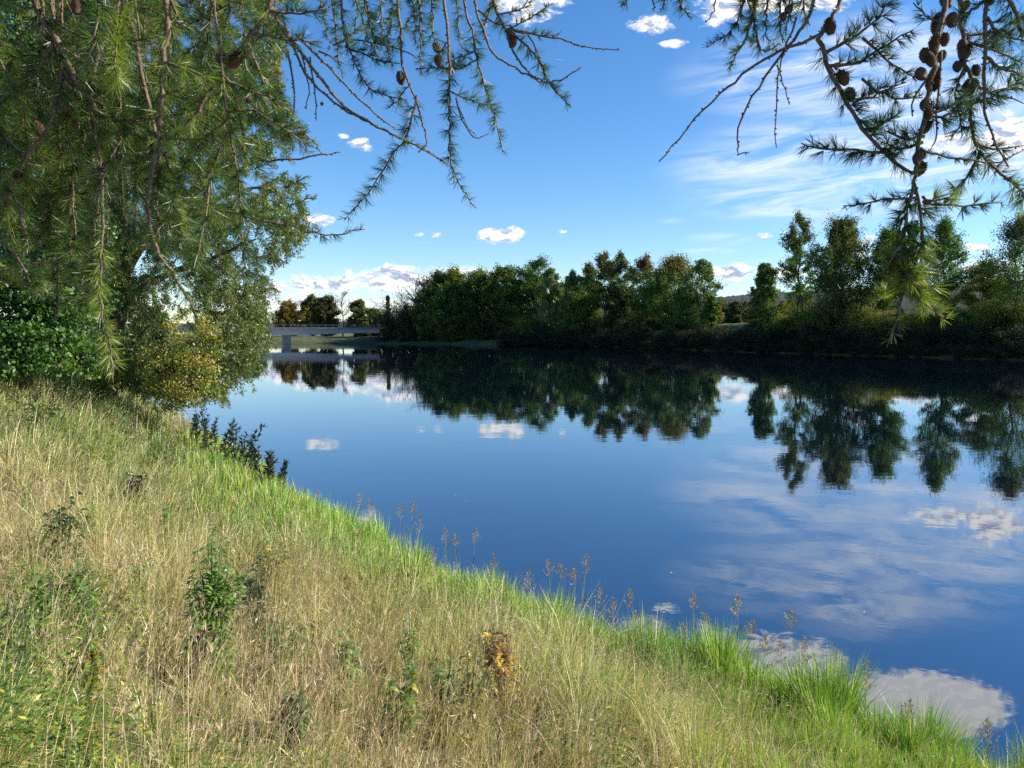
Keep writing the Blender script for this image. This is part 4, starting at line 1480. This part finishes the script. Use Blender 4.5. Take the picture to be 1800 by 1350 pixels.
# right-hand boughs
bough([S_(1.35, [(1490, -140), (1478, 0), (1470, 16), (1455, 42), (1435, 63), (1385, 82), (1345, 102), (1300, 136), (1265, 166), (1225, 206), (1190, 250), (1158, 284)], .0042, .0011, None),
       S_(1.35, [(1440, -120), (1432, 0), (1410, 45), (1391, 76), (1372, 98), (1345, 136), (1320, 172), (1301, 216), (1294, 250), (1300, 267), (1317, 268)], .0034, .001, None),
       S_(1.35, [(1400, 30), (1378, 90), (1370, 126), (1364, 190), (1365, 260)], .002, .0009, None),
       S_(1.35, [(1366, 114), (1374, 140), (1388, 184)], .0016, .0009, None)])
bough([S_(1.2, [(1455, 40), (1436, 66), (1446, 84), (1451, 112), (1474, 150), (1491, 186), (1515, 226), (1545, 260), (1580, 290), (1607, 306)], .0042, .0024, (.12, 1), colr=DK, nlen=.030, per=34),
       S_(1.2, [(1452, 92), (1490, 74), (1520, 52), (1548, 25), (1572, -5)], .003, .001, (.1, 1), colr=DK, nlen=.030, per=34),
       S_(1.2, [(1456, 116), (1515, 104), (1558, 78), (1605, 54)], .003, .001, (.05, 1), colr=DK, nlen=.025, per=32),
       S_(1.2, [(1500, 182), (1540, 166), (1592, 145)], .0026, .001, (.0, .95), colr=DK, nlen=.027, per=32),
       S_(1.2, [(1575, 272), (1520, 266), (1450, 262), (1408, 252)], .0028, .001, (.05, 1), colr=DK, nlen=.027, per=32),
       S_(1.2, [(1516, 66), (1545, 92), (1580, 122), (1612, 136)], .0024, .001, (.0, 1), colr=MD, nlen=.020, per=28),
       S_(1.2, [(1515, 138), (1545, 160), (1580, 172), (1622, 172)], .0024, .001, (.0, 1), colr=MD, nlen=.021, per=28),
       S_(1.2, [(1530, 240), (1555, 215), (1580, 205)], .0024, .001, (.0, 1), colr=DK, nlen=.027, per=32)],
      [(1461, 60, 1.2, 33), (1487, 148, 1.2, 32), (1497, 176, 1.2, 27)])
R5C = [(1652, 24), (1672, 45), (1668, 12), (1648, 62), (1660, 80), (1640, 88), (1626, 108), (1640, 116), (1652, 108), (1622, 138), (1638, 138), (1650, 136), (1634, 158), (1626, 192), (1634, 210), (1622, 234), (1610, 286), (1621, 280), (1611, 308)]
bough([S_(1.2, [(1675, -140), (1662, 0), (1650, 60), (1641, 120), (1632, 170), (1620, 222), (1613, 262), (1610, 300), (1604, 332), (1592, 380), (1584, 440), (1590, 500), (1577, 556), (1566, 604)], .0048, .0018, (.60, 1), colr=DK, nlen=.030, per=34),
       S_(1.2, [(1606, 320), (1616, 360), (1621, 420), (1608, 470), (1592, 520)], .003, .0015, (.1, 1), colr=MD, nlen=.036, per=40),
       S_(1.2, [(1590, 480), (1608, 515), (1632, 542), (1666, 560)], .003, .001, (.0, 1), colr=LT, nlen=.027, per=34),
       S_(1.2, [(1588, 430), (1612, 465), (1628, 500), (1640, 520)], .003, .001, (.0, 1), colr=LT, nlen=.036, per=40),
       S_(1.2, [(1590, 400), (1575, 440), (1570, 470)], .0025, .001, (.0, 1), colr=LT, nlen=.036, per=40),
       S_(1.2, [(1622, 345), (1640, 352), (1668, 348), (1684, 345)], .0025, .001, (.0, 1), colr=LT, nlen=.032, per=40),
       S_(1.2, [(1614, 346), (1560, 351), (1482, 362)], .0024, .001, (.1, 1), colr=DK, nlen=.022, per=26),
       S_(1.2, [(1622, 354), (1684, 363), (1766, 355)], .0024, .001, (.1, 1), colr=DK, nlen=.022, per=26),
       S_(1.2, [(1625, 240), (1590, 245), (1560, 230)], .0028, .001, (.0, 1), colr=DK, nlen=.030, per=34),
       S_(1.2, [(1622, 250), (1585, 262), (1550, 250)], .0028, .001, (.0, 1), colr=DK, nlen=.032, per=34),
       S_(1.2, [(1628, 200), (1668, 188), (1720, 168), (1792, 150)], .0028, .001, (.0, 1), colr=DK, nlen=.027, per=32),
       S_(1.2, [(1630, 205), (1660, 205), (1690, 195)], .0026, .001, (.0, 1), colr=DK, nlen=.030, per=34),
       S_(1.2, [(1613, 260), (1660, 274), (1740, 286), (1800, 264)], .0022, .001, (.0, .5), colr=DK, nlen=.012),
       S_(1.2, [(1640, 120), (1608, 170), (1604, 205)], .002, .001, None),
       S_(1.2, [(1655, 40), (1630, 30), (1605, 5)], .002, .001, (.1, 1), colr=DK, nlen=.018),
       S_(1.2, [(1655, 90), (1649, 180), (1646, 230), (1638, 258)], .002, .001, None)],
      [(u, v, 1.2 + rng.uniform(-.02, .02), rng.uniform(27, 34)) for u, v in R5C])
tuft = []
for k_ in range(10):
    v0 = rng.uniform(350, 520)
    u0 = float(np.interp(v0, [330, 380, 440, 500, 556], [1606, 1592, 1586, 1590, 1580]))
    sg_ = 1 if rng.uniform() < .62 else -1
    tuft.append(S_(1.2, [(u0, v0), (u0 + sg_ * rng.uniform(8, 20), v0 + 22, rng.uniform(-.03, .03)), (u0 + sg_ * rng.uniform(22, 48), v0 + rng.uniform(45, 75), rng.uniform(-.05, .05))], .002, .0009, (0, 1),
                   colr=[MD, DK, LT][k_ % 3], nlen=.025, per=30))
bough(tuft)
bough([S_(1.25, [(1700, -140), (1690, 0), (1692, 50), (1697, 112), (1711, 152), (1706, 200), (1712, 242), (1736, 282), (1766, 312), (1805, 345)], .0044, .0018, (.45, 1), colr=DK, nlen=.030, per=34),
       S_(1.25, [(1692, 68), (1742, 88), (1800, 112)], .003, .001, (.0, 1), colr=DK, nlen=.032, per=34),
       S_(1.25, [(1692, 60), (1745, 55), (1800, 30)], .003, .001, (.0, 1), colr=DK, nlen=.030, per=34),
       S_(1.25, [(1700, 190), (1752, 165), (1810, 140)], .0026, .001, (.0, 1), colr=DK, nlen=.027, per=32),
       S_(1.25, [(1722, 268), (1702, 308), (1672, 336)], .0028, .001, (.0, 1), colr=MD, nlen=.025, per=32),
       S_(1.25, [(1716, 250), (1750, 262), (1800, 256)], .0024, .001, (.0, .6), colr=DK, nlen=.021, per=28),
       S_(1.25, [(1700, 150), (1740, 160), (1800, 182)], .0024, .001, None),
       S_(1.25, [(1698, 115), (1680, 170), (1690, 215), (1672, 240)], .0024, .001, (.1, 1), colr=DK, nlen=.025, per=32),
       S_(1.25, [(1765, 312), (1790, 330), (1812, 372)], .0030, .001, (.0, 1), colr=LT, nlen=.032, per=34)],
      [(1692, 70, 1.25, 28), (1692, 104, 1.25, 28), (1683, 124, 1.25, 27), (1706, 140, 1.25, 30), (1700, 166, 1.25, 28), (1713, 158, 1.25, 28), (1690, 20, 1.25, 26), (1718, 132, 1.25, 25)])
bough([S_(1.15, [(1745, -140), (1736, 0), (1731, 80), (1730, 150), (1736, 212), (1750, 252), (1773, 294)], .0038, .0012, None),
       S_(1.15, [(1760, -100), (1775, 0), (1790, 40), (1812, 70)], .004, .002, (.1, 1), colr=DK, nlen=.030, per=34),
       S_(1.15, [(1735, 30), (1760, 60), (1802, 72)], .003, .001, (.1, 1), colr=MD, nlen=.030, per=34),
       S_(1.15, [(1732, 100), (1765, 120), (1805, 140)], .003, .001, (.1, 1), colr=DK, nlen=.030, per=34),
       S_(1.15, [(1735, 0), (1705, 20), (1680, 40)], .003, .001, (.1, 1), colr=DK, nlen=.030, per=34)], [(1742, 8, 1.15, 26)])
bough([S_(1.9, [(1190, -140), (1196, 0), (1206, 20), (1216, 34)], .003, .001, (.4, 1), colr=DK),
       S_(1.9, [(1170, -140), (1168, 0), (1160, 15)], .003, .001, (.5, 1), colr=DK),
       S_(1.9, [(1100, -140), (1102, -10), (1092, 12)], .003, .001, (.5, 1), colr=MD),
       S_(1.9, [(1140, -140), (1148, -10), (1150, 20)], .003, .001, None)])
bough([S_(1.7, [(1330, -140), (1308, 0), (1286, 52), (1242, 84)], .0034, .001, (.45, 1), colr=DK, nlen=.027, per=32),
       S_(1.7, [(1345, -140), (1322, 30), (1300, 86), (1278, 124)], .0034, .001, (.4, 1), colr=LT, nlen=.027, per=32),
       S_(1.7, [(1350, -140), (1350, 0), (1345, 40), (1351, 76)], .0034, .001, (.4, 1), colr=MD),
       S_(1.7, [(1335, -100), (1330, 0), (1328, 50), (1345, 92), (1372, 76)], .0030, .001, (.45, 1), colr=MD),
       S_(1.7, [(1375, -140), (1372, 20), (1376, 76)], .003, .001, (.45, 1), colr=DK),
       S_(1.7, [(1392, -140), (1388, 0), (1381, 62)], .003, .001, (.4, 1), colr=DK),
       S_(1.7, [(1310, -120), (1312, -10), (1322, 30)], .003, .001, (.4, 1), colr=MD),
       S_(1.7, [(1260, -140), (1258, 0), (1240, 40)], .0025, .001, None),
       S_(1.7, [(1405, -120), (1412, 10), (1424, 45)], .003, .001, (.4, 1), colr=MD)], [(1383, 22, 1.7, 20), (1376, 36, 1.7, 20)])

# left-hand mass
bough([S_(1.3, [(40, -150), (62, 0), (100, 72), (130, 132), (168, 195)], .0065, .004, (.3, 1), colr=DK, nlen=.026),
       S_(1.3, [(98, 70), (60, 130), (20, 160), (-20, 200)], .003, .001, (.0, 1), colr=MD),
       S_(1.3, [(165, 190), (210, 215), (260, 200)], .003, .001, (.0, 1), colr=MD),
       S_(1.3, [(130, 130), (170, 160), (185, 180)], .003, .001, (.1, 1), colr=MD)], [(94, 34, 1.3, 30), (136, 24, 1.3, 32), (125, 148, 1.3, 30), (112, 196, 1.3, 28)])
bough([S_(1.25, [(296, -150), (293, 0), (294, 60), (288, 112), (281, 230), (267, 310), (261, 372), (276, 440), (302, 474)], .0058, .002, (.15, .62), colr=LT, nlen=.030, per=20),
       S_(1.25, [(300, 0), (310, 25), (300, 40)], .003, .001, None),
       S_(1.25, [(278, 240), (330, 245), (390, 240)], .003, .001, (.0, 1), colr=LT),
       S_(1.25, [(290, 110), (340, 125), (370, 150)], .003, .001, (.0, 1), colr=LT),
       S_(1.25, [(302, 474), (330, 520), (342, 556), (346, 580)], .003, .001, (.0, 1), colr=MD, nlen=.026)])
bough([S_(1.3, [(520, -120), (470, 18), (438, 66), (380, 150), (340, 202), (306, 246)], .0055, .003, (.2, 1), colr=LT, nlen=.028),
       S_(1.3, [(440, 60), (500, 70), (560, 72)], .003, .001, (.0, 1), colr=DK, per=24),
       S_(1.3, [(470, 20), (520, 25), (580, 18)], .003, .001, (.0, 1), colr=DK)],
      [(386, 108, 1.3, 32), (408, 118, 1.3, 32), (432, 98, 1.3, 34), (362, 160, 1.3, 26), (378, 152, 1.3, 20)])
bough([S_(1.35, [(205, -150), (196, 25), (180, 80), (160, 150), (165, 228), (178, 290), (180, 400), (176, 480), (180, 560), (184, 655)], .0052, .0012, (.68, 1), colr=LT, nlen=.034, per=26),
       S_(1.35, [(178, 290), (230, 270), (262, 265)], .002, .001, None),
       S_(1.35, [(165, 230), (150, 262), (110, 262)], .002, .001, None),
       S_(1.35, [(176, 470), (150, 520), (140, 545)], .002, .001, (.0, 1), colr=MD),
       S_(1.35, [(178, 560), (195, 610), (200, 660)], .002, .001, (.0, 1), colr=LT, nlen=.030)], [(440, 170, 1.35, 14)])
bough([S_(1.5, [(90, -150), (95, 100), (104, 270), (114, 350), (110, 440)], .004, .0012, (.55, 1), colr=LT, nlen=.034, per=26),
       S_(1.5, [(100, 420), (104, 470), (100, 560)], .002, .001, (.0, .8), colr=MD, nlen=.03)])
bough([S_(1.3, [(-60, 160), (0, 232), (40, 276), (30, 310), (5, 350)], .0045, .002, (.1, 1), colr=MD),
       S_(1.3, [(0, 330), (30, 350), (50, 440)], .004, .001, (.0, .5), colr=MD),
       S_(1.3, [(110, 120), (90, 210), (40, 290), (5, 360)], .0045, .002, None),
       S_(1.3, [(-40, 400), (20, 440), (70, 520)], .003, .001, (.0, 1), colr=DK, nlen=.03),
       S_(1.3, [(-40, 480), (30, 500), (80, 495)], .003, .001, (.0, 1), colr=MD, nlen=.03)], [(28, 300, 1.3, 20)])
for k_ in range(33):
    u = rng.uniform(-120, 500) if k_ % 3 else rng.uniform(-100, 330)
    d = rng.uniform(1.3, 2.6)
    st_l = []
    vmax = np.interp(u, [-120, 100, 300, 420, 480, 560], [430, 430, 400, 340, 240, 110])
    for q_ in range(5):
        u0 = u + rng.normal(0, 60)
        ve = rng.uniform(.15, 1.0) * vmax
        cc = [DK, MD, DK, MD, LT][int(rng.integers(0, 5))]
        bow = float(np.clip(rng.normal(0, 75 if q_ else 35), -160, max(-60, 500 - u0)))
        if q_ == 0:
            ve = max(ve, .5 * vmax)
            main = catmull(np.array([(u0, -150, d), (u0 + bow * .5 + rng.normal(0, 10), (ve - 150) * .45, d), (u0 + bow, ve, d + rng.uniform(-.1, .1)), (u0 + bow * 1.15, ve + 40, d)]), 40)
            st_l.append(S_(0, [tuple(main[0]), tuple(main[13]), tuple(main[26]), tuple(main[39])], .0028, .0009, (rng.uniform(.35, .6), 1), colr=cc, nlen=rng.uniform(.028, .038), per=26))
            continue
        ua, v0, dd_ = main[int(rng.integers(5, 34))]
        le = min(rng.uniform(70, 220), max(40, 470 - v0))
        uc = min(ua + bow, 515)
        ub = ua + (uc - ua) * .65
        bow = uc - ua
        st_l.append(S_(dd_, [(ua, v0), (ub, v0 + le * .4, rng.uniform(-.06, .06)), (uc, v0 + le, rng.uniform(-.12, .12)), (uc + bow * .25, v0 + le + rng.uniform(20, 60), rng.uniform(-.12, .12))],
                       .0020, .0009, (rng.uniform(.02, .2), 1), colr=cc, nlen=rng.uniform(.028, .038), per=26))
    for _ in range(2):
        ua, v0, dd_ = main[int(rng.integers(6, 36))]
        sg_ = rng.choice([-1, 1])
        st_l.append(S_(dd_, [(ua, v0), (ua + 55 * sg_, v0 + rng.uniform(-10, 30)), (min(ua + rng.uniform(90, 150) * sg_, 540), v0 + rng.uniform(10, 80))], .0022, .001, (.0, 1), colr=[DK, MD, LT][int(rng.integers(0, 3))], nlen=.034, per=28))
    c_ = main[int(rng.integers(14, 32))]
    bough(st_l, [(c_[0] + 8, c_[1], c_[2], 40 / d)] if k_ % 4 == 0 else ())
